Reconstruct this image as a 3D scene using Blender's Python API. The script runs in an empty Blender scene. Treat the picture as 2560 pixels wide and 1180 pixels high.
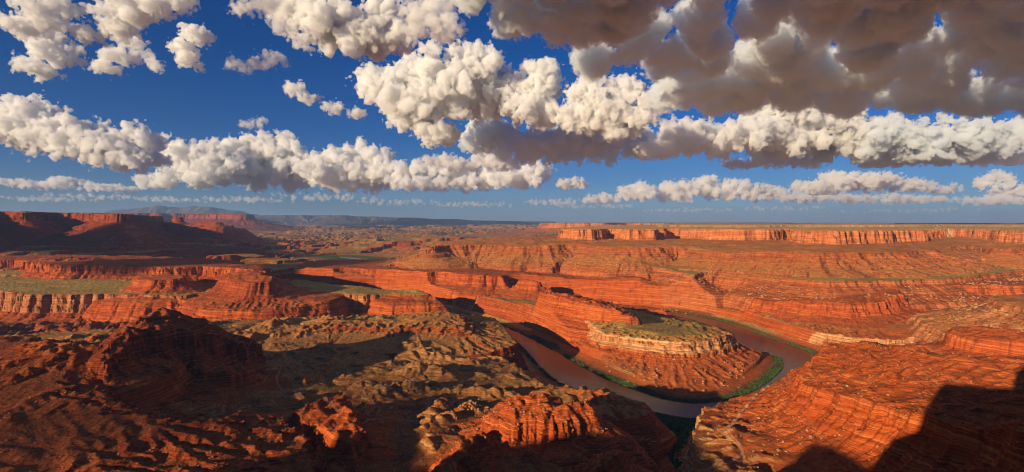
import bpy, bmesh, math, mathutils, time
import numpy as np
T0 = time.time()
sc = bpy.context.scene

# ------------------------------------------------------------------ camera, sky, sun, exposure
EYE = 600.0                                   # eye height above the river, metres
cam = bpy.data.cameras.new('camera')
cam_ob = bpy.data.objects.new('camera', cam)
sc.collection.objects.link(cam_ob)
cam.lens = 18; cam.sensor_width = 36; cam.clip_start = 1.0; cam.clip_end = 400000.0
cam.shift_y = -34 / 2560
cam_ob.location = (0, 0, EYE); cam_ob.rotation_euler = (math.pi / 2, 0, 0)
sc.camera = cam_ob

SUN_EL = math.radians(13.0)
SUN_AZ = math.radians(180 + 44)               # clockwise from +Y: behind the viewer's left shoulder
world = bpy.data.worlds.new('World'); sc.world = world; world.use_nodes = True
wn = world.node_tree; bg = wn.nodes['Background']
sky = wn.nodes.new('ShaderNodeTexSky'); sky.sky_type = 'NISHITA'; sky.sun_disc = False
sky.sun_elevation = SUN_EL; sky.sun_rotation = SUN_AZ
sky.altitude = 1500; sky.air_density = 1.0; sky.dust_density = 1.0; sky.ozone_density = 3.0
hs = wn.nodes.new('ShaderNodeHueSaturation'); hs.inputs['Saturation'].default_value = 1.35
tint = wn.nodes.new('ShaderNodeMixRGB'); tint.blend_type = 'MULTIPLY'; tint.inputs[0].default_value = 1
tint.inputs[2].default_value = (0.62, 0.76, 1.16, 1)
wn.links.new(sky.outputs[0], hs.inputs['Color']); wn.links.new(hs.outputs[0], tint.inputs[1])
wn.links.new(tint.outputs[0], bg.inputs[0]); bg.inputs[1].default_value = 0.046
sun_dir = mathutils.Vector((math.sin(SUN_AZ) * math.cos(SUN_EL), math.cos(SUN_AZ) * math.cos(SUN_EL), math.sin(SUN_EL)))
sun = bpy.data.lights.new('sun', 'SUN'); sun.energy = 5.0; sun.angle = math.radians(0.5); sun.color = (1, 0.78, 0.50)
sun_ob = bpy.data.objects.new('sun', sun); sc.collection.objects.link(sun_ob)
sun_ob.rotation_euler = sun_dir.to_track_quat('Z', 'Y').to_euler()
vs_ = sc.view_settings; vs_.view_transform = 'Standard'; vs_.look = 'None'; vs_.gamma = 1.0; vs_.exposure = 0.5
sc.cycles.use_denoising = True; sc.cycles.filter_width = 1.05
sc.cycles.max_bounces = 14; sc.cycles.diffuse_bounces = 3; sc.cycles.glossy_bounces = 2
sc.cycles.volume_bounces = 8; sc.cycles.transparent_max_bounces = 48

QUALITY = 1.0                                  # grid resolution factor

# ------------------------------------------------------------------ noise
_rng = np.random.default_rng(11)
_perm = _rng.permutation(256).astype(np.int32); _perm = np.concatenate([_perm, _perm])
_ang = _rng.uniform(0, 2 * np.pi, 256); _gx = np.cos(_ang).astype(np.float32); _gy = np.sin(_ang).astype(np.float32)
def perlin(x, y, seed=0):
    x = np.asarray(x, np.float64) + seed * 17.31; y = np.asarray(y, np.float64) + seed * 9.77
    xf = np.floor(x); yf = np.floor(y)
    xi = xf.astype(np.int64).astype(np.int32) & 255; yi = yf.astype(np.int64).astype(np.int32) & 255
    fx = (x - xf).astype(np.float32); fy = (y - yf).astype(np.float32)
    u = fx * fx * fx * (fx * (fx * 6 - 15) + 10); v = fy * fy * fy * (fy * (fy * 6 - 15) + 10)
    a = _perm[xi]; b = _perm[(xi + 1) & 255]; yj = (yi + 1) & 255
    h00 = _perm[a + yi]; h01 = _perm[a + yj]; h10 = _perm[b + yi]; h11 = _perm[b + yj]
    n00 = _gx[h00] * fx + _gy[h00] * fy; n10 = _gx[h10] * (fx - 1) + _gy[h10] * fy
    n01 = _gx[h01] * fx + _gy[h01] * (fy - 1); n11 = _gx[h11] * (fx - 1) + _gy[h11] * (fy - 1)
    return ((n00 + u * (n10 - n00)) * (1 - v) + (n01 + u * (n11 - n01)) * v) * 1.5
def fbm(x, y, lam, octv=3, seed=0, rough=0.5, ridge=False):
    s = 0; amp = 1; tot = 0
    for k in range(octv):
        n = perlin(x / lam, y / lam, seed + k)
        if ridge: n = 1 - 2 * np.abs(n)
        s = s + amp * n; tot += amp; amp *= rough; lam *= 0.5
    return s / tot
def sstep(a, b, x):
    t = np.clip((x - a) / (b - a), 0, 1); return t * t * (3 - 2 * t)

# ------------------------------------------------------------------ plan of the country, in map coordinates
# A survey point is written (u, v, e): seen from the overlook at bearing u and depression v, standing at elevation e.
def S(u, v, e):
    Y = (EYE - e) * 1280.0 / (v - 556.0); return ((u - 1280.0) * Y / 1280.0, Y, e)
def Wd(u, Y, e): return ((u - 1280.0) * Y / 1280.0, Y, e)
def chaikin(P, n=2):
    P = np.array(P, float)
    for _ in range(n):
        Q = np.roll(P, -1, 0); P = np.stack([0.75 * P + 0.25 * Q, 0.25 * P + 0.75 * Q], 1).reshape(-1, P.shape[1])
    return P

CANYON = [S(*p) for p in [(-300,727,200),(0,728,195),(130,737,190),(300,733,186),(440,740,180),(520,727,178),(620,727,175),(720,735,170),(800,728,165),(900,738,158),
 (980,735,150),(1040,745,146),(1130,742,140),(1270,762,135),(1380,778,132),(1480,800,130),(1500,825,130),(1570,836,130),(1640,846,130),(1720,850,130),(1800,840,125),
 (1835,828,120),(1815,818,112),(1760,806,108),(1720,797,105),(1660,787,105),(1590,772,105),(1450,762,110),(1340,751,110),(1200,741,115),(1120,734,116),
 (1150,729,80),(1330,742,65),(1480,749,60),(1600,757,54),(1720,766,42),(1820,778,56),(1900,793,80),(2000,815,88),(2110,835,88),(2250,846,88),(2340,828,95),
 (2300,850,100),(2240,872,105),(2150,880,108),(2060,885,110),(1930,960,112),(1850,985,112),(1765,1010,112),(1738,1040,112),(1722,1180,112),(1735,1500,112),
 (1520,1500,90),(1550,1180,74),(1558,1100,68),(1575,1045,72),(1545,990,90),(1470,985,105),(1380,960,105),(1290,905,108),(1175,850,118),(1170,802,128),
 (1100,778,140),(900,782,140),(700,792,140),(480,803,145),(250,820,150),(0,835,150),(-300,850,150)]]
RIVER = [S(u, v, 0) for u, v in [(640,742),(800,748),(960,752),(1080,765),(1160,787),(1215,802),(1280,824),(1340,853),(1390,880),(1430,903),(1480,930),(1530,955),(1600,980),
 (1660,998),(1720,1008),(1790,1006),(1850,992),(1910,965),(1952,930),(1965,905),(1940,887),(1895,880),(1855,866),(1835,845),(1800,822),(1750,805),(1715,795),(1660,784),
 (1560,778),(1440,770),(1300,762),(1302,758),(1440,764),(1560,771),(1660,778),(1720,785),(1770,795),(1810,804),(1850,816),(1900,836),(1960,858),(2030,880),(2040,900),(2012,925),
 (1965,965),(1900,1010),(1830,1040),(1770,1050),(1700,1045),(1640,1033),(1590,1017),(1540,1002),(1480,987),(1420,967),(1380,945),(1345,910),(1320,880),(1290,850),
 (1240,828),(1180,810),(1100,787),(1050,777),(940,764),(800,757),(640,750)]]
FAR_RIVER = [S(u, v, 150) for u, v in [(838,642.5),(860,643),(885,645),(905,647.5),(930,651),(925,652.5),(900,649.5),(880,647.5),(855,645)]]

# name, rim, profile [(outward distance, drop)], edge amplitude, inner rise (height gained per metre inward, max), soil, rock
FEAT = []
def feat(name, rim, prof, amp, rise=(0.0, 0.0), rough=2.0, soil='olive', rock='red', gul=0.0, ch=2):
    prof = list(prof); prof.append((prof[-1][0] + 160, prof[-1][1] + 260))
    FEAT.append(dict(name=name, rim=rim, prof=prof, amp=amp, rise=rise, rough=rough, soil=soil, rock=rock, gul=gul, ch=ch))
sp = lambda L: [S(*p) for p in L]
wp = lambda L: [Wd(*p) for p in L]
WALL = [(0,0),(8,12),(14,48),(26,56),(34,78),(60,92),(160,140),(400,220)]
feat('far_left_wall', sp([(-300,648,300),(0,650,300),(90,650,302),(110,662,302),(300,661,298),(430,669,300),(520,664,298),(600,672,300),(660,676,296),(695,690,280),(660,680,280),(640,655,280),(400,640,290),(-300,630,300)]),
     [(0,0),(10,20),(18,55),(60,75),(80,95),(250,125),(400,140)], 48, rough=12, soil='redsoil', gul=.5)
feat('left_knob', sp([(540,690,265),(580,680,285),(640,676,295),(680,688,280),(695,706,255),(640,708,255),(590,706,255)]), [(0,0),(8,30),(20,60),(60,85),(200,120)], 22, rough=6, soil='redsoil', rock='darkred')
feat('left_knob_two', sp([(330,690,262),(430,684,268),(470,690,265),(440,700,255),(340,700,255)]), [(0,0),(8,20),(20,45),(90,75),(200,110)], 22, rough=4, soil='redsoil')
feat('second_wall', sp([(790,690,205),(800,680,215),(830,668,230),(940,672,228),(1050,680,225),(1110,678,225),(1180,688,215),(1260,690,205),(1300,700,200),(1400,704,190),(1480,706,180),(1545,714,168),(1562,716,160),
     (1578,690,205),(1605,718,158),(1622,722,154),(1700,730,132),(1780,736,116),(1838,740,106),(1848,716,160),(1862,745,135),(1900,750,145),(2010,752,177),(2110,756,192),(2190,752,197),(2245,738,212),(2255,716,225),(2330,712,228),(2450,712,232),(2700,708,236),
     (2900,640,240),(1500,622,240),(1000,628,235),(860,640,225),(760,655,215),(730,672,205)]),
     [(0,0),(8,10),(16,38),(26,44),(36,66),(80,84),(200,115)], 34, rough=5, soil='redsoil', gul=.6)
feat('boulder_bench', sp([(1005,632,265),(1050,640,265),(1100,645,265),(1180,650,265),(1250,652,265),(1350,655,265),(1440,656,265),(1540,661,265),(1640,668,262),(1700,678,252),(1730,692,235),(1760,676,252),(1850,690,222),(1900,694,244),(1980,697,262),(2080,703,261),(2150,703,261),
     (2300,700,262),(2400,695,263),(2450,686,265),(2560,674,268),(2800,662,270),(2900,610,290),(1500,600,290),(1150,612,280),(1040,618,270)]),
     [(0,0),(5,10),(10,22),(50,46),(110,80),(200,110)], 24, rough=2.5, soil='olive', rock='banded', gul=.8)
feat('banded_hills', sp([(1075,622,375),(1095,614,388),(1200,612,390),(1300,614,390),(1400,613,394),(1440,611,396),(1500,616,395),(1560,618,395),(1640,618,396),(1690,615,398),(1720,627,366),(1740,630,368),(1820,629,376),(1900,630,384),(1990,631,393),(2100,632,396),(2200,632,393),(2290,630,394),
     (2350,622,395),(2420,612,398),(2470,622,396),(2560,622,398),(2800,622,400),(2900,590,430),(1600,584,430),(1250,590,400),(1110,600,395)]),
     [(0,0),(6,12),(30,28),(38,44),(110,66),(118,76),(220,104),(330,128),(420,170)], 48, rise=(.035,30), rough=9, soil='ochre', rock='banded', gul=1.0)
feat('high_cliffs', wp([(1398,5700,530),(1420,5400,529),(1470,5250,530),(1506,5300,530),(1512,5750,530),(1536,5700,529),(1556,5350,529),(1600,5300,529),(1645,5250,530),(1655,5800,530),(1690,6000,530),(1730,5500,529),(1800,5250,528),(1850,5200,528),(1900,5150,528),(1945,5050,528),
     (1955,5700,528),(1975,5700,528),(1982,4700,528),(2010,4380,529),(2080,4300,530),(2150,4250,530),(2168,4420,530),(2220,4400,529),(2235,4750,529),(2310,4800,528),(2320,5500,526),(2390,6100,526),(2440,5600,526),(2480,5300,526),(2500,4700,527),(2560,4300,528),(2800,3800,530),
     (3400,4000,530),(3400,20000,560),(1700,20000,560),(1470,9500,540),(1420,7200,532)]),
     [(0,0),(10,10),(18,70),(24,76),(32,112),(170,138),(450,160),(620,215)], 54, rise=(.01, 8), rough=4, soil='cream', rock='orange', gul=1.0)
feat('cap_rock', wp([(1640,7400,562),(1700,7000,564),(1800,6900,564),(1850,6500,566),(1930,6400,566),(1960,6900,566),(2030,6300,568),(2160,6000,570),(2300,6200,570),(2400,6600,570),(2500,6000,570),(2700,5200,572),(3400,5200,575),(3400,20000,580),(1800,20000,580),(1660,9500,570)]),
     [(0,0),(15,16),(30,24),(200,34),(300,40)], 70, rise=(.004, 10), rough=5, soil='cream', rock='cream', gul=.3)
feat('cap_dome', wp([(1990,7600,584),(2080,7200,590),(2190,7300,592),(2250,7800,588),(2200,9500,592),(2020,9500,590)]), [(0,0),(30,12),(150,20),(500,30)], 60, rough=4, soil='scrub', rock='cream')
feat('far_mesa', wp([(1352,15200,586),(1370,14500,588),(1450,14200,590),(1560,14000,588),(1700,13500,585),(1900,15000,585),(2000,30000,590),(1420,30000,590),(1360,20000,585)]),
     [(0,0),(60,90),(90,150),(600,260),(1500,330),(3000,380)], 150, rough=5, soil='scrub', rock='orange', gul=1.0)
feat('left_mesa', wp([(-500,4300,735),(-200,5400,740),(-60,6700,750),(20,7300,758),(45,6500,745),(75,6500,745),(95,7400,752),(150,7900,752),(215,7500,740),(275,6700,718),(303,6350,712),(318,6800,716),(340,7900,722),(385,8700,724),(402,9300,722),(395,11000,730),
     (300,15000,760),(-100,16000,800),(-700,12000,800)]),
     [(0,0),(15,15),(30,100),(50,115),(250,215),(270,235),(600,360),(620,375),(1000,450),(1600,500)], 85, rise=(.02, 60), rough=8, soil='scrub', rock='darkred', gul=1.0)
feat('left_spur', wp([(300,6300,560),(325,5900,470),(345,5600,400),(370,5700,380),(360,6200,470),(330,6700,600)]), [(0,0),(60,40),(100,80),(400,220)], 60, rough=8, soil='redsoil', rock='darkred', gul=1.0)
feat('tower_base', wp([(405,8700,600),(430,8300,590),(470,8200,560),(520,8000,560),(560,8200,545),(600,8400,500),(640,9000,400),(600,9300,420),(520,9200,560),(440,9300,590)]), [(0,0),(20,30),(60,60),(300,190),(700,330)], 60, rough=10, soil='redsoil', rock='darkred', gul=1.0)
feat('tower', wp([(430,8500,684),(438,8420,700),(452,8420,702),(458,8520,690),(455,8750,694),(436,8750,692)]), [(0,0),(15,60),(30,80),(140,130),(300,260)], 14, rough=3, soil='redsoil', rock='darkred')
feat('ridge_knob', wp([(484,8250,594),(500,8150,604),(528,8100,598),(548,8080,612),(560,8180,596),(525,8400,598)]), [(0,0),(12,26),(30,44),(160,90)], 16, rough=5, soil='redsoil', rock='darkred')
feat('small_spire', wp([(572,8350,548),(578,8300,560),(586,8320,556),(584,8450,552)]), [(0,0),(10,30),(30,50),(160,100)], 10, rough=4, soil='redsoil', rock='darkred')
feat('blue_mesa', wp([(200,21000,1000),(380,20500,985),(420,21500,975),(500,21000,960),(545,20500,950),(600,20000,925),(628,20500,910),(632,22000,920),(620,30000,1000),(0,30000,1100)]),
     [(0,0),(80,150),(120,210),(900,430),(1800,560),(3000,650)], 220, rough=10, soil='forest', rock='darkred', gul=1.0)
feat('far_plateau', wp([(200,42000,1250),(600,40000,1180),(700,38000,1160),(780,40000,1170),(860,39000,1150),(890,40000,1080),(1000,40000,990),(1100,42000,880),(1250,44000,700),(1380,46000,540),(1380,70000,560),(900,75000,1300),(200,75000,1300)]),
     [(0,0),(200,120),(900,300),(2500,500),(6000,800)], 700, rough=12, soil='forest', rock='forest', gul=.6)
feat('blue_range', wp([(180,43000,900),(330,43000,1650),(360,43000,1900),(400,43500,2050),(440,44000,1830),(480,44000,1980),(520,44000,1960),(560,44000,1640),(640,44000,1250),(640,47000,1300),(400,48000,2000),(180,47000,900)]),
     [(0,0),(500,120),(2500,700),(5000,1200)], 500, rough=90, soil='forest', rock='forest', gul=.6)
feat('layered_mound', sp([(740,812,168),(850,792,174),(930,800,170),(1000,797,170),(1050,776,186),(1105,772,192),(1150,782,184),(1166,800,174),(1160,818,168),(1080,812,172),(1000,820,166),(860,812,168),(770,822,162)]),
     [(0,0),(10,4),(14,12),(40,16),(44,26),(90,34),(250,50)], 14, rough=4, soil='brown', rock='darkred', gul=.7)
feat('peninsula_fin', wp([(1340,2790,208),(1368,2720,222),(1400,2680,221),(1440,2590,210),(1470,2520,206),(1500,2480,198),(1530,2440,192),(1560,2400,178),(1590,2370,160),(1602,2400,150),(1585,2490,165),(1540,2590,185),(1500,2680,198),(1430,2800,212),(1350,2880,215)]),
     [(0,0),(6,16),(12,44),(18,50),(26,70),(44,84),(110,110)], 11, rise=(.25,7), rough=5, soil='darkred', rock='red', ch=1)
feat('fin_pinnacle', sp([(1262,756,150),(1270,750,160),(1285,752,158),(1300,760,148),(1280,764,142)]), [(0,0),(10,14),(40,30),(90,50)], 9, rise=(.8,14), rough=4, soil='redsoil')
feat('neck_tables', sp([(970,730,165),(1010,722,172),(1060,724,170),(1120,730,160),(1100,738,152),(1000,738,156)]), [(0,0),(8,12),(60,24),(120,40)], 12, rough=2)
feat('green_table', sp([(705,678,228),(745,668,232),(800,668,232),(795,682,226),(720,686,224)]), [(0,0),(8,22),(60,40),(200,60)], 14, rough=1.5, soil='green')
# ---- foreground, left
feat('near_butte', wp([(235,1230,292),(262,1300,322),(330,1420,346),(400,1500,360),(440,1540,352),(492,1570,318),(540,1600,285),(600,1640,240),(650,1680,200),(610,1580,222),(545,1500,265),(490,1450,300),(420,1400,330),(340,1310,322),(285,1215,292),(262,1130,268)]),
     [(0,0),(8,14),(16,52),(40,72),(60,95),(160,145),(300,185)], 16, rise=(.25,14), rough=5, soil='rust', rock='darkred', gul=.6)
feat('near_bench', wp([(-500,1500,262),(-100,1560,268),(40,1500,274),(130,1440,276),(200,1360,280),(250,1290,276),(262,1200,262),(235,1120,252),(262,1060,245),(330,1000,238),(430,985,232),(545,1010,226),(600,1060,218),(645,1080,210),(705,1075,204),(745,1040,196),(775,985,188),(800,930,182),(815,700,170),(820,200,170),(-3000,200,210)]),
     [(0,0),(8,6),(18,26),(60,50),(140,80),(300,110)], 26, rough=3.5, soil='rust', rock='darkred', gul=1.0)
feat('near_lobe', wp([(95,1330,305),(180,1300,302),(215,1240,290),(170,1210,288),(110,1240,296)]), [(0,0),(30,10),(90,30),(200,60)], 24, rough=6, soil='rust', gul=1)
feat('lit_spur', wp([(480,1390,238),(520,1400,236),(590,1420,215),(645,1440,192),(600,1370,190),(530,1340,208),(495,1340,222)]), [(0,0),(6,14),(20,30),(60,50),(150,80)], 14, rough=6, soil='redsoil', rock='red')
feat('rock_dome', wp([(1222,1080,196),(1240,1125,214),(1290,1140,228),(1345,1150,232),(1385,1140,224),(1400,1110,214),(1440,1120,214),(1478,1140,206),(1470,1080,200),(1400,1020,196),(1330,1040,200),(1260,1030,192)]),
     [(0,0),(8,10),(16,34),(40,50),(90,75),(140,125)], 15, rise=(.25,10), rough=8, soil='red', rock='red', gul=.8)
feat('rock_rib', wp([(1130,880,190),(1180,960,196),(1215,1030,186),(1180,1030,184),(1130,960,186),(1090,850,184),(1060,700,180),(1160,700,185)]), [(0,0),(10,12),(30,36),(90,66),(200,90)], 14, rough=7, soil='red', rock='red', gul=.6)
feat('rock_hood', wp([(720,1090,196),(770,1130,205),(830,1160,216),(870,1160,214),(885,1110,206),(900,1030,196),(880,960,190),(830,1000,196),(790,1050,196)]), [(0,0),(8,14),(18,40),(60,60),(200,95)], 13, rough=8, soil='red', rock='red', gul=.8)
feat('rock_steps', wp([(1480,900,172),(1540,960,168),(1565,1000,160),(1530,1010,160),(1470,950,168),(1440,860,172)]), [(0,0),(8,12),(30,32),(90,60)], 10, rough=7, soil='red', rock='red')
feat('shelf_hill', sp([(1362,968,132),(1420,962,140),(1500,970,138),(1555,988,130),(1572,1005,122),(1500,1010,126),(1420,1020,128),(1370,1010,128)]), [(0,0),(30,7),(60,18),(80,40),(120,85)], 14, rough=6, soil='brown', gul=.8)
feat('side_hill', wp([(1400,1100,122),(1450,1100,118),(1470,1040,120),(1470,980,126),(1450,900,138),(1450,700,150),(1340,700,160),(1380,1000,140)]), [(0,0),(30,14),(60,50),(120,90),(200,140)], 12, rough=5, soil='brown', rock='darkred', gul=.6)
# ---- foreground, right
feat('red_mound', wp([(2078,1500,250),(2110,1470,264),(2180,1460,268),(2260,1400,270),(2350,1300,274),(2480,1200,290),(2700,1150,310),(3200,1000,330),(3200,500,330),(2600,760,290),(2350,900,255),(2150,1080,238),(2060,1180,226),(2000,1260,212),(2010,1350,222),(2050,1440,240)]),
     [(0,0),(6,14),(20,38),(30,48),(70,82),(110,106),(190,128)], 20, rise=(.12,14), rough=5, soil='red', rock='red', gul=.35)
feat('right_block', sp([(2362,815,190),(2400,812,195),(2470,812,200),(2560,806,206),(2700,800,210),(2800,850,215),(2560,850,205),(2480,842,198),(2400,838,190)]), [(0,0),(6,16),(14,50),(24,58),(60,80),(160,105)], 14, rise=(.1,8), rough=3, soil='red', rock='red')
feat('right_shelf', sp([(2475,742,262),(2500,736,266),(2560,735,270),(2750,730,275),(2800,790,280),(2600,775,272),(2540,762,268),(2490,752,264)]), [(0,0),(6,14),(40,36),(120,70),(260,110)], 16, rough=4, soil='ochre', rock='pale')

# ------------------------------------------------------------------ coarse survey grid: distance to each rim
A0, A1, L0, L1 = -1.34, 1.34, math.log(180.0), math.log(110000.0)
NA, NL = 420, 760
ga = np.linspace(A0, A1, NA); gl = np.linspace(L0, L1, NL)
GYY = np.exp(gl)[:, None] * np.ones(NA)[None]; GXX = GYY * ga[None]
def poly_sdf(px, py, P):                       # negative outside, positive inside; s = arc length of nearest edge point
    best = np.full(px.shape, 1e30); sarc = np.zeros(px.shape); ins = np.zeros(px.shape, bool); acc = 0.0
    n = len(P)
    for i in range(n):
        ax, ay = P[i][0], P[i][1]; bx, by = P[(i + 1) % n][0], P[(i + 1) % n][1]
        ex, ey = bx - ax, by - ay; l2 = ex * ex + ey * ey + 1e-9
        t = np.clip(((px - ax) * ex + (py - ay) * ey) / l2, 0, 1)
        dx = px - ax - t * ex; dy = py - ay - t * ey; d = dx * dx + dy * dy
        m = d < best; best[m] = d[m]; L = math.sqrt(l2); sarc[m] = (acc + t * L)[m]; acc += L
        c = ((ay > py) != (by > py)); 
        if ey != 0: ins ^= c & (px < ex * (py - ay) / ey + ax)
    return np.where(ins, 1, -1) * np.sqrt(best), sarc
def idw(px, py, P, pw=1.5):
    num = 0; den = 0
    for x, y, e in P:
        w = 1.0 / (((px - x) ** 2 + (py - y) ** 2) / (300.0 ** 2) + 0.02) ** pw
        num = num + w * e; den = den + w
    return num / den
def coarse(P, maxd, efun=True, ch=2):
    P = np.array(P); Q = chaikin(P, ch)
    x0, x1, y0, y1 = Q[:, 0].min() - maxd, Q[:, 0].max() + maxd, Q[:, 1].min() - maxd, Q[:, 1].max() + maxd
    rows = np.where((GYY[:, 0] >= y0) & (GYY[:, 0] <= y1))[0]
    if len(rows) == 0: rows = np.array([0, 1])
    r0, r1 = max(rows[0] - 2, 0), min(rows[-1] + 3, NL)
    sub = (GXX[r0:r1] >= x0) & (GXX[r0:r1] <= x1); cols = np.where(sub.any(0))[0]
    if len(cols) == 0: cols = np.array([0, 1])
    c0, c1 = max(cols[0] - 2, 0), min(cols[-1] + 3, NA)
    px, py = GXX[r0:r1, c0:c1], GYY[r0:r1, c0:c1]
    d, s = poly_sdf(px, py, Q)
    e = idw(px, py, P.tolist()) if efun else None
    return dict(r0=r0, c0=c0, d=d, s=s, e=e)
def bil(arr, fr, fc):
    i = np.clip(fr.astype(np.int32), 0, arr.shape[0] - 2); j = np.clip(fc.astype(np.int32), 0, arr.shape[1] - 2)
    tr = np.clip(fr - i, 0, 1); tc = np.clip(fc - j, 0, 1); w = arr.shape[1]; a = arr.ravel(); k = i * w + j
    return (a[k] * (1 - tc) + a[k + 1] * tc) * (1 - tr) + (a[k + w] * (1 - tc) + a[k + w + 1] * tc) * tr

g_can = coarse(CANYON, 1e6); g_riv = coarse(RIVER, 900, efun=False); g_far = coarse(FAR_RIVER, 3000, efun=False)
base_pts = list(CANYON) + [Wd(-200,9000,240), Wd(400,9000,235), Wd(900,9000,215), Wd(1300,9000,235), Wd(600,6000,215), Wd(100,6000,225), Wd(1000,6500,190), Wd(870,6470,165), Wd(1500,9000,240),
    Wd(600,14000,250), Wd(1200,14000,255), Wd(800,30000,330), Wd(0,30000,330), Wd(1280,45000,360), Wd(1800,30000,380), Wd(700,3900,195), Wd(300,3700,205), Wd(0,4000,215), Wd(2300,2000,120), Wd(2500,2100,140), Wd(2600,1600,160),
    Wd(600,1300,150), Wd(800,1500,145), Wd(1000,1400,145), Wd(1000,1100,150), Wd(1200,1200,148), Wd(400,1150,160), Wd(1300,900,140), Wd(1500,800,130), Wd(1300,1300,118), Wd(1480,1150,112), Wd(1900,1200,118), Wd(1850,1000,122), Wd(2000,900,130), Wd(2300,700,150)]
def idw_base():
    num = 0; den = 0
    for x, y, e in base_pts:
        sc_ = 0.10 * y + 60
        w = 1.0 / (((GXX - x) ** 2 + (GYY - y) ** 2) / sc_ ** 2 + 0.02) ** 2.2
        num = num + w * e; den = den + w
    return num / den
g_base = idw_base()
for f in FEAT:
    f['g'] = coarse(f['rim'], f['prof'][-1][0] + 2 * f['amp'], ch=f['ch'])
print('survey', round(time.time() - T0, 1))

SOILS = dict(olive=(.46,.28,.07), green=(.36,.30,.06), redsoil=(.44,.105,.026), brown=(.46,.20,.055), rust=(.38,.095,.024), ochre=(.54,.20,.05), cream=(.68,.34,.12), forest=(.09,.10,.06), scrub=(.44,.25,.08), red=(.46,.098,.021), darkred=(.33,.072,.019))
ROCKS = dict(red=(.42,.082,.017), darkred=(.29,.052,.014), orange=(.50,.15,.045), banded=(.40,.10,.028), forest=(.16,.11,.08), pale=(.44,.15,.05), cream=(.56,.34,.15))

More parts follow.
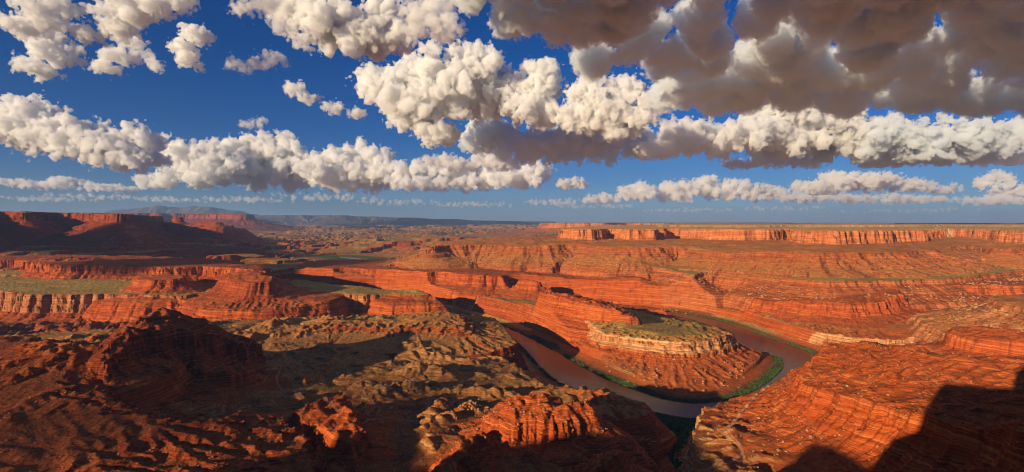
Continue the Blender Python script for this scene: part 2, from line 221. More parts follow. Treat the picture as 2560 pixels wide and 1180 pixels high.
def terrace(h, period, sharp):
    q = h / period; f = np.floor(q); t = q - f
    return (f + sstep(0.5 - 0.5 / sharp, 0.5 + 0.5 / sharp, t)) * period
_r = np.random.default_rng(5); BED_IN = [-60.0]; BED_OUT = [-60.0]
while BED_IN[-1] < 2600:
    t_soft = _r.uniform(3, 15) * (1.0 if BED_IN[-1] < 600 else 3.0); k_ = _r.uniform(.25, .75); t_hard = t_soft * (1 - k_) * _r.uniform(.15, .35)
    BED_IN += [BED_IN[-1] + t_soft, BED_IN[-1] + t_soft + t_hard]
    BED_OUT += [BED_OUT[-1] + t_soft * k_, BED_OUT[-1] + t_soft * k_ + t_soft * (1 - k_) + t_hard]
EROS = None
def height(X, Y, want_color=False):
    sh = X.shape; X = X.ravel(); Y = Y.ravel()
    fr = (np.log(np.maximum(Y, 181)) - L0) / (L1 - L0) * (NL - 1); fc = (X / Y - A0) / (A1 - A0) * (NA - 1)
    px = Y * 0.0026                                 # footprint of one mesh cell: nothing smaller is modelled
    fade = lambda lam: np.clip((lam / px - 1.0) / 3.0, 0, 1)
    nA = fbm(X, Y, 1500, 3, 1); nB = fbm(X, Y, 340, 3, 4); nC = fbm(X, Y, 90, 3, 7) * fade(60); nD = fbm(X, Y, 24, 2, 10) * fade(20); nE = fbm(X, Y, 8, 2, 14) * fade(7)
    rB = fbm(X, Y, 260, 3, 21, .5, True); rC = fbm(X, Y, 70, 2, 25, .5, True) * fade(50)
    h = bil(g_base, fr, fc)
    # open country: flats, rolling ground, and the maze of small canyons further out
    far = sstep(3300, 4500, Y)
    roll = sstep(2560, 2380, Y + .9 * np.maximum(X, 0)) * sstep(-250, -50, 380 - X)
    hill = 1.6 * np.abs(perlin((X + 60 * nB) / 230, (Y + 60 * nA) / 230, 81)) - .35 + .35 * nB
    h = h + nA * 10 * far + nB * 2.5 + nC * 1.2 + nD * .5
    gully = 2.2 * np.abs(perlin((X + 18 * nB) / 85, (Y + 18 * nC) / 85, 31)) + .9 * np.abs(perlin(X / 38, Y / 38, 33)) - .6
    hill_h = 38 * hill + 11 * gully - 8
    leftlow = roll
    dcan = bil(g_can['d'], fr - g_can['r0'], fc - g_can['c0']); scan = bil(g_can['s'], fr - g_can['r0'], fc - g_can['c0'])
    h = h + leftlow * hill_h * sstep(-20, 160, -dcan); fine = 1 - .7 * leftlow
    maze = fbm(X + 150 * nA, Y * .6, 1900, 5, 41, .52)
    mz = sstep(-.10, -.07, maze) * 12 + sstep(.02, .05, maze) * 14 + sstep(.13, .16, maze) * 16 + sstep(.25, .28, maze) * 22
    mz = mz - sstep(.12, .15, fbm(X, Y * .6, 1700, 5, 51, .6, True) - .42) * 30
    sc_m = 1 + 1.0 * sstep(9000, 30000, Y) + .9 * sstep(4200, 5000, Y) * sstep(11000, 8000, Y)
    lm = far * sstep(.9, .75, X / Y + .75 * 0) * (1 - sstep(0.02, .09, X / Y - .03) * sstep(9000, 7000, Y))
    h = h + mz * lm * sc_m
    if want_color:
        soil = np.empty((len(X), 3), np.float32); soil[:] = SOILS['olive']
        soil += (np.array(SOILS['brown']) - soil) * (leftlow[:, None]).astype(np.float32)
        rr = sstep(-.3, .2, nB + .3 * nC) * far
        soil += (np.array(SOILS['redsoil']) * .9 - soil) * (rr * .75)[:, None].astype(np.float32)
        rgt = sstep(1400, 1500, Y * .3 + X)
        soil += (np.array(SOILS['redsoil']) * 1.2 - soil) * (sstep(950, 1150, X + .1 * Y - 150 + 120 * nB) * sstep(2900, 2300, Y + 200 * nB))[:, None].astype(np.float32)
        nearr = sstep(420, 480, X) * sstep(2000, 1700, Y)
        soil += (np.array(SOILS['red']) * .92 - soil) * nearr[:, None].astype(np.float32)
        nl = sstep(1500, 1250, Y + 100 * nB) * sstep(900, 500, X) * .75
        soil += (np.array(SOILS['rust']) - soil) * nl[:, None].astype(np.float32)
        rock = np.empty((len(X), 3), np.float32); rock[:] = ROCKS['red']
        dk = sstep(500, -400, X) * sstep(2000, 3000, Y)
        rock += (np.array(ROCKS['darkred']) - rock) * dk[:, None].astype(np.float32)
        rock += (np.array([.38, .155, .045]) - rock) * (leftlow * sstep(185, 165, h))[:, None].astype(np.float32)
    # main canyon
    but = fbm(scan, dcan * .15, 60, 3, 61, .55) ; but2 = perlin(scan / 17.0, dcan * .01, 63) * fade(15)
    left = sstep(200, -900, X)
    dd = dcan + nB * 14 * (1 + 2 * left) + nC * 7 + but * 6 + but2 * 3.0 + nD * 2
    dd = dd - (20 + 26 * left) * (np.abs(perlin(scan / 75.0, dcan / 500.0, 64)) - .3) - 9 * (np.abs(perlin(scan / 27.0, dcan / 300.0, 65)) - .3) * fade(22)
    erim = h
    gl_ = fbm(scan + 20 * nC, dcan * .12, 55, 3, 71, .5, True)
    cp_x = np.array([-5, 0, 4, 8, 16, 20, 34, 40, 70, 120, 190, 300, 420, 3000]); cp_y = np.array([1, 1, .93, .72, .66, .47, .42, .34, .27, .17, .10, .04, .015, 0.0])
    spread = 1.0 + .55 * sstep(0, 250, X) * sstep(2600, 2300, Y) * sstep(1500, 1900, Y)
    fl = 3 + 3 * (nC + .4) + 1.5 * nD
    spread = spread * (1 - .72 * sstep(1580, 1440, Y) * sstep(180, 300, X))
    prof = np.interp(dd / spread, cp_x, cp_y)
    dd = dd + (perlin(scan / 30.0, prof * 11.0, 66) * 7 + perlin(scan / 13.0, prof * 6.0, 67) * 3 * fade(11)) * sstep(1, 6, dd)
    prof = np.interp(dd / spread, cp_x, cp_y)
    hc = fl + (erim - fl) * prof + gl_ * 8 * sstep(10, 40, dd) * sstep(260, 120, dd)
    lf = sstep(-200, -600, X)                       # hidden reach on the left has low badland floors
    hc = hc + lf * sstep(80, 200, dd) * (18 + 22 * gully + 10 * nB)
    inside = dd > 0
    h = np.where(inside, np.minimum(h, hc), h)
    if want_color:
        # pale cliff-forming band under the rim
        band = sstep(-3, 1, dd) * sstep(30, 20, dd) * (0.5 + .5 * sstep(-600, 400, X))
        rock += (np.array([.58, .27, .10]) - rock) * (band * .85)[:, None].astype(np.float32)
        tal = sstep(40, 60, dd) * sstep(700, 300, X * 0 + dd); fans = sstep(.1, .5, -gl_) * tal * sstep(90, 130, dd)
        soil[inside] = (np.array(SOILS['redsoil']) * 1.15)
        soil += (np.array([.36, .20, .075]) - soil) * (fans * sstep(0, 300, X) * .7)[:, None].astype(np.float32)
        soil += (np.array([.13, .07, .03]) - soil) * (lf * sstep(60, 150, dd))[:, None].astype(np.float32)
    # terraces on everything built so far
    # mesas, walls, knobs
    rim_d = np.full(X.shape, 1e9)
    for k, f in enumerate(FEAT):
        g = f['g']; R, C = g['d'].shape
        m = np.where((fr >= g['r0']) & (fr <= g['r0'] + R - 1) & (fc >= g['c0']) & (fc <= g['c0'] + C - 1))[0]
        if len(m) == 0: continue
        d = bil(g['d'], fr[m] - g['r0'], fc[m] - g['c0'])
        q = d > -(f['prof'][-1][0] + 1.6 * f['amp']); m = m[q]; d = d[q]
        if len(m) == 0: continue
        s = bil(g['s'], fr[m] - g['r0'], fc[m] - g['c0']); e = bil(g['e'], fr[m] - g['r0'], fc[m] - g['c0'])
        a = f['amp']; x = X[m]; y = Y[m]; pxm = px[m]
        fd = lambda lam: np.clip((lam / pxm - 1.0) / 3.0, 0, 1)
        w = fbm(x, y, a * 9, 2, 100 + k) * .9 + fbm(x, y, a * 3, 2, 130 + k) * .35
        w = w + 1.3 * (np.abs(perlin(s / (a * 6.5), d / (a * 30), 155 + k)) - .3)
        w = w + 1.2 * (np.abs(perlin(s / (a * 2.4) + .4 * w, d / (a * 14), 160 + k)) - .3) + .55 * (np.abs(perlin(s / (a * .85), d / (a * 9), 170 + k)) - .3) * fd(a * .7)
        w = w + (perlin(x / (a * .8), y / (a * .8), 190 + k) * .14 + perlin(s / (a * .45), d * .004, 200 + k) * .10) * fd(a * .5)
        out = -(d + a * w)
        xs = [p[0] for p in f['prof']]; ys = [p[1] for p in f['prof']]
        drop = np.interp(out, xs, ys)
        lev = perlin(s / (a * .9), drop / 9.0, 300 + k) * .22 + np.abs(perlin(s / (a * .45), drop / 16.0, 310 + k)) * .2 * fd(a * .4)
        out = out + a * lev * sstep(-2, 6, out); drop = np.interp(out, xs, ys)
        if f['gul'] > 0:
            lam = max(a * 1.5, 46.0)
            G = fbm(s + a * .6 * w, out * .10, lam, 3, 220 + k, .5, True)
            drop = drop - f['gul'] * G * lam * .24 * sstep(0, lam * 1.2, out) * fd(lam * .4)
        ri = np.minimum(np.maximum(-out, 0) * f['rise'][0], f['rise'][1])
        rg = f['rough'] * (fbm(x, y, a * 8, 2, 250 + k, .4) * .8 + 1.5 * np.abs(perlin(x / (a * 4), y / (a * 4), 280 + k)) + .6 * np.abs(perlin(x / (a * 1.7), y / (a * 1.7), 285 + k)) - .5) * sstep(-.5 * a, a, -out)
        hf = e + ri + rg - drop
        win = hf > h[m]
        mm = m[win]
        if want_color and len(mm):
            bl = sstep(0, 4, hf[win] - h[mm])[:, None].astype(np.float32)
            topm = np.ones(len(mm))
            sc_ = np.array(SOILS[f['soil']], np.float32)
            if f['soil'] in ('olive', 'scrub', 'green', 'cream', 'forest'):   # flats on top, rock debris below the rim
                o = sstep(0, a * .3, out[win])[:, None].astype(np.float32)
                deb = np.array(ROCKS[f['rock']], np.float32) * np.array([.85, .95, 1.0], np.float32)
                sc_ = sc_ * (1 - o) + deb * o
            soil[mm] += (sc_ - soil[mm]) * bl
            rock[mm] += (np.array(ROCKS[f['rock']], np.float32) - rock[mm]) * bl
        h[mm] = hf[win]
        rim_d[m] = np.minimum(rim_d[m], np.abs(out))
    # hard and soft beds: uneven ledges on every slope
    soft = 1 - .8 * leftlow * (h < 175) - .55 * sstep(1500, 1250, Y) * sstep(100, -100, X) - .55 * sstep(430, 520, X) * sstep(1900, 1600, Y)
    ok = sstep(6, 18, h)
    tilt = 6 * nA + 3 * nB + .8 * nC
    hard = np.clip(.75 + .5 * nB + .4 * nC, .2, 1.1)
    h = h + ok * soft * hard * (np.interp(h + tilt, BED_IN, BED_OUT) - h - tilt)
    rb2 = fbm(X, Y, 46, 3, 91, .6, True) * fade(36)
    h = h + ok * rb2 * np.where(Y > 2000, 2.2, .7) * np.where(h < 175, fine, 1.0)
    h = h + (nE * .7 + nD * .5 + fbm(X, Y, 17, 3, 97, .6, True) * 1.0 * fade(13)) * ok * np.where(h < 175, fine, 1.0)
    if EROS is not None:
        ex = (X - EX0) / EC; ey = (Y - EY0) / EC
        edge = np.clip(np.minimum(np.minimum(ex, EROS.shape[1] - 2 - ex), np.minimum(ey, EROS.shape[0] - 2 - ey)) / 12, 0, 1)
        h = h + bil(EROS, np.clip(ey, 0, EROS.shape[0] - 2), np.clip(ex, 0, EROS.shape[1] - 2)) * edge
    # rivers
    driv = bil(g_riv['d'], fr - g_riv['r0'], fc - g_riv['c0']); 
    R, C = g_riv['d'].shape
    inr = (fr >= g_riv['r0']) & (fr <= g_riv['r0'] + R - 1) & (fc >= g_riv['c0']) & (fc <= g_riv['c0'] + C - 1)
    driv = np.where(inr, driv, -1e4) + nC * 3
    lim = -4 + np.interp(-driv, [-30, -1, 0, 4, 30, 80, 200], [-3, -2, 3, 5.2, 9, 22, 400])
    h = np.where(driv > -200, np.minimum(h, np.maximum(lim, -5)), h)
    bank = sstep(-55, -30, driv) * (driv < 0)
    R, C = g_far['d'].shape
    inf = (fr >= g_far['r0']) & (fr <= g_far['r0'] + R - 1) & (fc >= g_far['c0']) & (fc <= g_far['c0'] + C - 1)
    dfar = np.where(inf, bil(g_far['d'], fr - g_far['r0'], fc - g_far['c0']), -1e5)
    limf = 146 + np.interp(-dfar, [-50, 0, 30, 250, 700, 900], [-3, 2, 7, 14, 40, 400])
    h = np.where(dfar > -900, np.minimum(h, limf), h); h = np.where((dfar > -800) & (dfar < 0), np.maximum(h, 151 + np.minimum(-dfar * .05, 6)), h)
    if want_color:
        gb = (sstep(-60, -20, driv))[:, None].astype(np.float32)
        soil += (np.array([.10, .085, .03]) - soil) * gb * .8
        gb = (sstep(-450, -150, dfar))[:, None].astype(np.float32)
        soil += (np.array([.09, .12, .03]) - soil) * gb
        var = (1 + .30 * nB + .22 * nC + .15 * nD)[:, None].astype(np.float32)
        return h.reshape(sh), np.clip(soil * var, 0, 1), np.clip(rock, 0, 1)
    return h.reshape(sh)

# ------------------------------------------------------------------ rain: droplets carve gullies into the nearer country
EX0, EY0, EC = -2100.0, 420.0, 5.0
def rain(H, batches, N, steps, seed=3):
    H = (H / EC).astype(np.float64); H_0 = H.copy(); R_, C_ = H.shape; Hf = H.ravel(); r = np.random.default_rng(seed)
    for b in range(batches):
        x = r.uniform(1, C_ - 2.01, N); y = r.uniform(1, R_ - 2.01, N); dx = np.zeros(N); dy = np.zeros(N); vel = np.ones(N); wat_ = np.ones(N); sed = np.zeros(N)
        for st in range(steps):
            i = x.astype(int); j = y.astype(int); u = x - i; v = y - j; k = j * C_ + i
            a = Hf[k]; bb = Hf[k + 1]; c = Hf[k + C_]; d = Hf[k + C_ + 1]
            gx_ = (bb - a) * (1 - v) + (d - c) * v; gy_ = (c - a) * (1 - u) + (d - bb) * u
            hh = a * (1 - u) * (1 - v) + bb * u * (1 - v) + c * (1 - u) * v + d * u * v
            dx = dx * .12 - gx_ * .88; dy = dy * .12 - gy_ * .88; L = np.hypot(dx, dy) + 1e-9; dx /= L; dy /= L
            xn = np.clip(x + dx, 1, C_ - 2.01); yn = np.clip(y + dy, 1, R_ - 2.01)
            i2 = xn.astype(int); j2 = yn.astype(int); u2 = xn - i2; v2 = yn - j2; k2 = j2 * C_ + i2
            h2 = Hf[k2] * (1 - u2) * (1 - v2) + Hf[k2 + 1] * u2 * (1 - v2) + Hf[k2 + C_] * (1 - u2) * v2 + Hf[k2 + C_ + 1] * u2 * v2
            dh = h2 - hh
            cap = np.clip(-dh, .01, .5) * vel * wat_ * 5
            dep = np.where(dh > 0, np.minimum(dh, sed), np.where(sed > cap, (sed - cap) * .25, 0))
            ero = np.where((dh <= 0) & (sed <= cap), np.minimum((cap - sed) * .25, -dh * .6), 0)
            q = dep - ero; sed = sed - q
            for kk, w in ((k, (1 - u) * (1 - v)), (k + 1, u * (1 - v)), (k + C_, (1 - u) * v), (k + C_ + 1, u * v)):
                Hf += np.bincount(kk, q * w, minlength=Hf.size)
            vel = np.sqrt(np.clip(vel * vel - dh * 2, 0.05, 9)); wat_ *= .975; x = xn; y = yn
    D = (H - H_0) * EC
    D = np.clip(D, -9, 4)
    return (D * 4 + np.roll(D, 1, 0) + np.roll(D, -1, 0) + np.roll(D, 1, 1) + np.roll(D, -1, 1)) / 8
egx, egy = np.meshgrid(EX0 + EC * np.arange(840), EY0 + EC * np.arange(500))
EROS = rain(height(egx, egy), 16, 40000, 40)
print('rain', round(time.time() - T0, 1), float(EROS.min()), float(EROS.std()))

# ------------------------------------------------------------------ mesh with rows packed where the relief is
NC_ = int(1500 * QUALITY); NR = int(1500 * QUALITY)
ya, yb = math.log(330.0), math.log(95000.0)
ca = np.linspace(-1.22, 1.22, 300); fl_ = np.linspace(ya, yb, 2400)
YY = np.exp(fl_)[:, None] * np.ones(300)[None]; XX = YY * ca[None]
H0 = height(XX, YY)
vv = (EYE - H0) / YY * 1280
dv = np.diff(vv, axis=0); run = np.minimum.accumulate(vv, 0)
vis = (vv[1:] <= run[1:] + 8)
wgt = np.abs(dv) * np.where(vis, np.where(dv < 0, 1.0, .25), .12)
wgt = wgt + .55 * (fl_[1] - fl_[0]) * 100
def blur(a, r, ax):
    c = np.cumsum(np.concatenate([np.repeat(np.take(a, [0], ax), r + 1, ax), a, np.repeat(np.take(a, [-1], ax), r, ax)], ax), ax)
    n = a.shape[ax]
    return (np.take(c, np.arange(2 * r + 1, 2 * r + 1 + n), ax) - np.take(c, np.arange(0, n), ax)) / (2 * r + 1)
wgt = blur(blur(wgt, 5, 1), 3, 1); wgt = blur(wgt, 3, 0)
cum = np.concatenate([np.zeros((1, 300)), np.cumsum(wgt, 0)], 0); cum /= cum[-1]
rows = np.stack([np.interp(np.linspace(0, 1, NR), cum[:, j], fl_) for j in range(300)], 1)   # NR x 300
aa = np.linspace(-1.22, 1.22, NC_)
jf = (aa + 1.22) / 2.44 * 299; j0 = np.clip(jf.astype(int), 0, 298); tj = jf - j0
LY = rows[:, j0] * (1 - tj) + rows[:, j0 + 1] * tj
MY = np.exp(LY); MX = MY * aa[None]
print('rows', round(time.time() - T0, 1))
MH, SOIL, ROCK = height(MX, MY, True)
print('height', round(time.time() - T0, 1))

def grid_mesh(name, X, Y, Z):
    nr, nc = X.shape; me = bpy.data.meshes.new(name)
    idx = np.arange(nr * nc, dtype=np.int32).reshape(nr, nc)
    f = np.stack([idx[:-1, :-1], idx[:-1, 1:], idx[1:, 1:], idx[1:, :-1]], -1).reshape(-1)
    n = len(f) // 4
    me.vertices.add(nr * nc); me.vertices.foreach_set('co', np.stack([X, Y, Z], -1).astype(np.float32).ravel())
    me.loops.add(len(f)); me.loops.foreach_set('vertex_index', f)
    me.polygons.add(n); me.polygons.foreach_set('loop_start', np.arange(0, n * 4, 4, dtype=np.int32)); 
    me.update(calc_edges=True)
    return me
def put_color(me, name, col):
    at = me.color_attributes.new(name, 'FLOAT_COLOR', 'POINT')
    at.data.foreach_set('color', np.concatenate([col, np.ones((len(col), 1))], 1).astype(np.float32).ravel())
def link(name, me, mats=(), **props):
    o = bpy.data.objects.new(name, me); sc.collection.objects.link(o)
    for m in mats: me.materials.append(m)
    for k, v in props.items(): o[k] = v
    return o

# ------------------------------------------------------------------ materials
def nodes(name):
    m = bpy.data.materials.new(name); m.use_nodes = True; nt = m.node_tree
    return m, nt, nt.nodes['Principled BSDF']
class NT:
    def __init__(s, nt): s.nt = nt
    def n(s, t, **kw):
        q = s.nt.nodes.new(t)
        for k, v in kw.items(): setattr(q, k, v)
        return q
    def l(s, a, b): s.nt.links.new(a, b)
    def math(s, op, *a, clamp=False):
        q = s.n('ShaderNodeMath', operation=op, use_clamp=clamp)
        for i, v in enumerate(a):
            if isinstance(v, (int, float)): q.inputs[i].default_value = v
            else: s.l(v, q.inputs[i])
        return q.outputs[0]
    def noise(s, vec, scale, detail=4, rough=.55):
        q = s.n('ShaderNodeTexNoise'); q.inputs['Scale'].default_value = scale; q.inputs['Detail'].default_value = detail; q.inputs['Roughness'].default_value = rough
        s.l(vec, q.inputs['Vector']); return q.outputs[0]
    def vscale(s, vec, v):
        q = s.n('ShaderNodeVectorMath', operation='MULTIPLY'); s.l(vec, q.inputs[0]); q.inputs[1].default_value = v; return q.outputs[0]
    def mix(s, fac, a, b, mode='MIX'):
        q = s.n('ShaderNodeMixRGB', blend_type=mode)
        for i, v in enumerate((fac, a, b)):
            if isinstance(v, (int, float)): q.inputs[i].default_value = v
            elif isinstance(v, tuple): q.inputs[i].default_value = (*v, 1)
            else: s.l(v, q.inputs[i])
        return q.outputs[0]
    def ramp(s, fac, stops):
        q = s.n('ShaderNodeValToRGB'); cr = q.color_ramp
        while len(cr.elements) < len(stops): cr.elements.new(0.5)
        for e, (p, c) in zip(cr.elements, stops):
            e.position = p; e.color = (*c, 1) if isinstance(c, tuple) else (c, c, c, 1)
        s.l(fac, q.inputs[0]); return q.outputs[0]
    def mrange(s, x, a, b, c=0.0, d=1.0):
        q = s.n('ShaderNodeMapRange', interpolation_type='SMOOTHSTEP')
        s.l(x, q.inputs[0])
        for i, v in enumerate((a, b, c, d)): q.inputs[i + 1].default_value = v
        return q.outputs[0]

rockmat, nt, bsdf = nodes('desert_rock'); T = NT(nt)
geo = T.n('ShaderNodeNewGeometry'); P = geo.outputs['Position']
sepN = T.n('ShaderNodeSeparateXYZ'); T.l(geo.outputs['Normal'], sepN.inputs[0])
soilA = T.n('ShaderNodeVertexColor', layer_name='soil').outputs[0]; rockA = T.n('ShaderNodeVertexColor', layer_name='rock').outputs[0]
strat = T.noise(T.vscale(P, (.0012, .0012, .11)), 1.0, 5, .7)
strat2 = T.noise(T.vscale(P, (.004, .004, .5)), 1.0, 3, .6)
streak = T.noise(T.vscale(P, (.034, .034, .020)), 1.0, 7, .62)
grain = T.noise(P, .06, 6, .65); grain2 = T.noise(P, .35, 4, .6)
big = T.noise(P, .006, 4, .5)
rk = T.mix(1.0, rockA, T.ramp(strat, [(.30, (.55, .42, .45)), (.38, (.95, .85, .8)), (.43, (1.15, 1.25, 1.2)), (.47, (.62, .50, .52)), (.52, (1.05, 1.0, .95)), (.555, (1.35, 2.1, 2.6)), (.59, (.9, .8, .75)), (.65, (.70, .62, .70)), (.72, (1.2, 1.45, 1.6))]), 'MULTIPLY')
rk = T.mix(1.0, rk, T.ramp(strat2, [(.35, .82), (.6, 1.12)]), 'MULTIPLY')
rk = T.mix(1.0, rk, T.ramp(streak, [(.30, (.55, .50, .50)), (.44, (.95, .95, .95)), (.6, (1.05, 1.05, 1.05)), (.74, (1.2, 1.25, 1.3))]), 'MULTIPLY')
sl = T.mix(1.0, soilA, T.ramp(grain, [(.3, .62), (.7, 1.3)]), 'MULTIPLY')
sl = T.mix(1.0, sl, T.ramp(grain2, [(.35, .75), (.62, 1.2)]), 'MULTIPLY')
# thin scrub speckle on level ground
spk = T.n('ShaderNodeTexVoronoi'); spk.inputs['Scale'].default_value = .11; T.l(P, spk.inputs['Vector'])
spm = T.math('MULTIPLY', T.math('LESS_THAN', spk.outputs['Distance'], .22), T.mrange(big, .48, .65, 0, .55))
sl = T.mix(spm, sl, (.055, .06, .018))
nz = T.math('ADD', sepN.outputs[2], T.math('MULTIPLY', T.math('SUBTRACT', grain, .5), .25))
flat = T.mrange(nz, .86, .97)
col = T.mix(flat, rk, sl)
T.l(col, bsdf.inputs['Base Color']); bsdf.inputs['Roughness'].default_value = .95
try: bsdf.inputs['Specular IOR Level'].default_value = .1
except Exception: pass
hsum = T.math('ADD', T.math('MULTIPLY', streak, T.math('SUBTRACT', 1.0, flat)), T.math('ADD', T.math('MULTIPLY', strat2, .5), T.math('MULTIPLY', grain, 1.0)))
hsum = T.math('ADD', hsum, T.math('MULTIPLY', grain2, .25))
bmp = T.n('ShaderNodeBump'); bmp.inputs['Strength'].default_value = .75; bmp.inputs['Distance'].default_value = 5.0
T.l(hsum, bmp.inputs['Height']); T.l(bmp.outputs[0], bsdf.inputs['Normal'])

me = grid_mesh('terrain', MX, MY, MH)
put_color(me, 'soil', SOIL); put_color(me, 'rock', ROCK)
terrain = link('terrain', me, [rockmat], kind='structure')
me.shade_smooth() if hasattr(me, 'shade_smooth') else None
del SOIL, ROCK

# ------------------------------------------------------------------ water
wat, nt, b = nodes('muddy_water'); T = NT(nt)
b.inputs['Base Color'].default_value = (.085, .042, .02, 1); b.inputs['Roughness'].default_value = .2; b.inputs['Specular IOR Level'].default_value = .3; b.inputs['IOR'].default_value = 1.33
g = T.n('ShaderNodeNewGeometry'); nz1 = T.noise(g.outputs['Position'], .12, 3); bp = T.n('ShaderNodeBump'); bp.inputs['Strength'].default_value = .12; bp.inputs['Distance'].default_value = .6
T.l(nz1, bp.inputs['Height']); T.l(bp.outputs[0], b.inputs['Normal'])
def sheet(name, x0, x1, y0, y1, z):
    me = bpy.data.meshes.new(name); me.from_pydata([(x0, y0, z), (x1, y0, z), (x1, y1, z), (x0, y1, z)], [], [(0, 1, 2, 3)])
    return link(name, me, [wat], kind='structure')
sheet('river_water', -4200, 2600, 1200, 4600, 0.0)
sheet('far_river_water', -2700, -1400, 5700, 7600, 150.0)
# ------------------------------------------------------------------ helpers that read the ground
def pick(UV):                                   # where the sight line to each survey bearing meets the ground
    Yl = np.exp(np.linspace(math.log(420), math.log(9000), 1400)); UV = np.array(UV, float); out = []
    for c in range(0, len(UV), 200):
        A = (UV[c:c + 200, 0] - 1280) / 1280; T_ = (UV[c:c + 200, 1] - 556) / 1280
        Yg = Yl[:, None] * np.ones(len(A))[None]; Hh = height(Yg * A[None], Yg); Z = EYE - Yg * T_[None]
        hit = Hh >= Z; kx = np.where(hit.any(0), hit.argmax(0), len(Yl) - 1)
        yk = Yl[kx]; out += list(zip(A * yk, yk))
    return np.array(out)
def inpoly(px, py, P):
    ins = np.zeros(px.shape, bool); n = len(P)
    for i in range(n):
        (ax, ay), (bx, by) = P[i], P[(i + 1) % n]
        c = ((ay > py) != (by > py)); ins ^= c & (px < (bx - ax) * (py - ay) / ((by - ay) or 1e-9) + ax)
    return ins
grng = np.random.default_rng(21)
def sample_poly(P, n):
    P = np.array(P)[:, :2]; lo, hi = P.min(0), P.max(0); q = grng.uniform(lo, hi, (n, 2)); return q[inpoly(q[:, 0], q[:, 1], P.tolist())]
def sdf_at(g, x, y):
    fr = (np.log(y) - L0) / (L1 - L0) * (NL - 1) - g['r0']; fc = (x / y - A0) / (A1 - A0) * (NA - 1) - g['c0']
    R_, C_ = g['d'].shape; ok = (fr >= 0) & (fr <= R_ - 1) & (fc >= 0) & (fc <= C_ - 1)
    return np.where(ok, bil(g['d'], np.clip(fr, 0, R_ - 1), np.clip(fc, 0, C_ - 1)), -1e4)

# ------------------------------------------------------------------ the overlook mesa under and behind the viewer (its rim casts the big shadow)
SHADE = [(-900,1100,230),(-200,1190,215),(0,1195,215),(400,1200,210),(700,1185,190),(880,1060,175),(960,1075,165),(1040,1130,165),(1060,1180,165),(1150,1190,180),(1180,1112,195),(1300,1112,205),(1420,1100,200),(1490,1075,190),
    (1560,1010,150),(1600,1100,130),(1725,1185,112),(1850,1195,130),(1940,1180,150),(1985,1160,160),(2020,1108,175),(2080,1112,185),(2130,1140,185),(2200,1165,195),(2300,1095,225),(2330,1060,235),(2343,955,262)]
SHADE_RIM = []
for (x, y), (u, v, e0) in zip(pick([(u, v) for u, v, e in SHADE]), SHADE):   # each spot the overlook shades, traced back along the sun to its rim
    e = float(height(np.array([x]), np.array([y]))[0])
    if u < -100: x, y, e = S(u, v, e0)
    L = (598 - e) / math.tan(SUN_EL); q = (x + L * math.sin(SUN_AZ), y + L * math.cos(SUN_AZ))
    if q[0] > (SHADE_RIM[-1][0] + 12 if SHADE_RIM else -3100) and (q[0] < -70 or q[1] < -20) and q[1] < max(60, -q[0] * .7): SHADE_RIM.append(q)
print('shade', [(round(a), round(b)) for a, b in SHADE_RIM])
def mesa_height(X, Y):
    rim = [(-3200, -900)] + SHADE_RIM
    rim += [(-60,22),(-20,2.0),(20,2.0),(60,44),(140,122),(227,180),(420,200),(900,-80),(1700,-300),(3200,-200),(3200,-3200),(-3200,-3200)]
    d, s = poly_sdf(X, Y, chaikin([(x, y, 0) for x, y in rim], 1))
    near = sstep(30, 120, np.hypot(X, Y)) * (1 - .8 * (X > -200))
    d = d + (fbm(X, Y, 70, 4, 5) * 9 + perlin(s / 30, d * .01, 3) * 4) * near
    drop = np.interp(-d, [0, 4, 10, 20, 60, 75, 160, 260, 420, 900], [0, 20, 60, 95, 125, 175, 260, 330, 400, 430])
    return 598.0 - drop - 0 * X + fbm(X, Y, 60, 3, 8) * 3 * near * (d < 0)
gx = np.linspace(-3200, 3200, 900); gy = np.concatenate([np.linspace(-3000, -400, 60)[:-1], np.linspace(-400, 420, 330)])
GX2, GY2 = np.meshgrid(gx, gy)
GZ2 = mesa_height(GX2, GY2)
me = grid_mesh('overlook', GX2, GY2, GZ2)
n_ = GX2.size; put_color(me, 'soil', np.tile(SOILS['redsoil'], (n_, 1))); put_color(me, 'rock', np.tile(ROCKS['orange'], (n_, 1)))
link('overlook_terrain', me, [rockmat], kind='structure')

# dirt roads
roadmat, nt, b = nodes('packed_dirt'); T = NT(nt); g_ = T.n('ShaderNodeNewGeometry')
T.l(T.mix(T.noise(g_.outputs['Position'], .08, 4), (.36, .14, .06), (.48, .22, .10)), b.inputs['Base Color']); b.inputs['Roughness'].default_value = .95
def road(uvs, width):
    P = pick(uvs); seg = []; cur = [P[0]]
    for a_, b_ in zip(P[:-1], P[1:]):
        if np.hypot(*(b_ - a_)) > 260: seg.append(cur); cur = [b_]
        else: cur.append(b_)
    seg.append(cur)
    for c in seg:
        if len(c) < 3: continue
        c = np.array(c)
        for _ in range(2): c = np.concatenate([c[:1], np.stack([.75 * c[:-1] + .25 * c[1:], .25 * c[:-1] + .75 * c[1:]], 1).reshape(-1, 2), c[-1:]])
        L = np.concatenate([[0], np.cumsum(np.hypot(*np.diff(c, axis=0).T))]); t = np.arange(0, L[-1], 4.0)
        x = np.interp(t, L, c[:, 0]); y = np.interp(t, L, c[:, 1]); dx = np.gradient(x); dy = np.gradient(y); l = np.hypot(dx, dy) + 1e-9
        offs = np.array([-.5, -.2, .2, .5]) * width
        X_ = x[:, None] - (dy / l)[:, None] * offs; Y_ = y[:, None] + (dx / l)[:, None] * offs
        Z_ = height(X_, Y_); zm = Z_.max(1, keepdims=True); Z_ = np.maximum(Z_, zm - 1.5) + .8
        link('dirt_road', grid_mesh('dirt_road', X_, Y_, Z_), [roadmat], kind='structure')
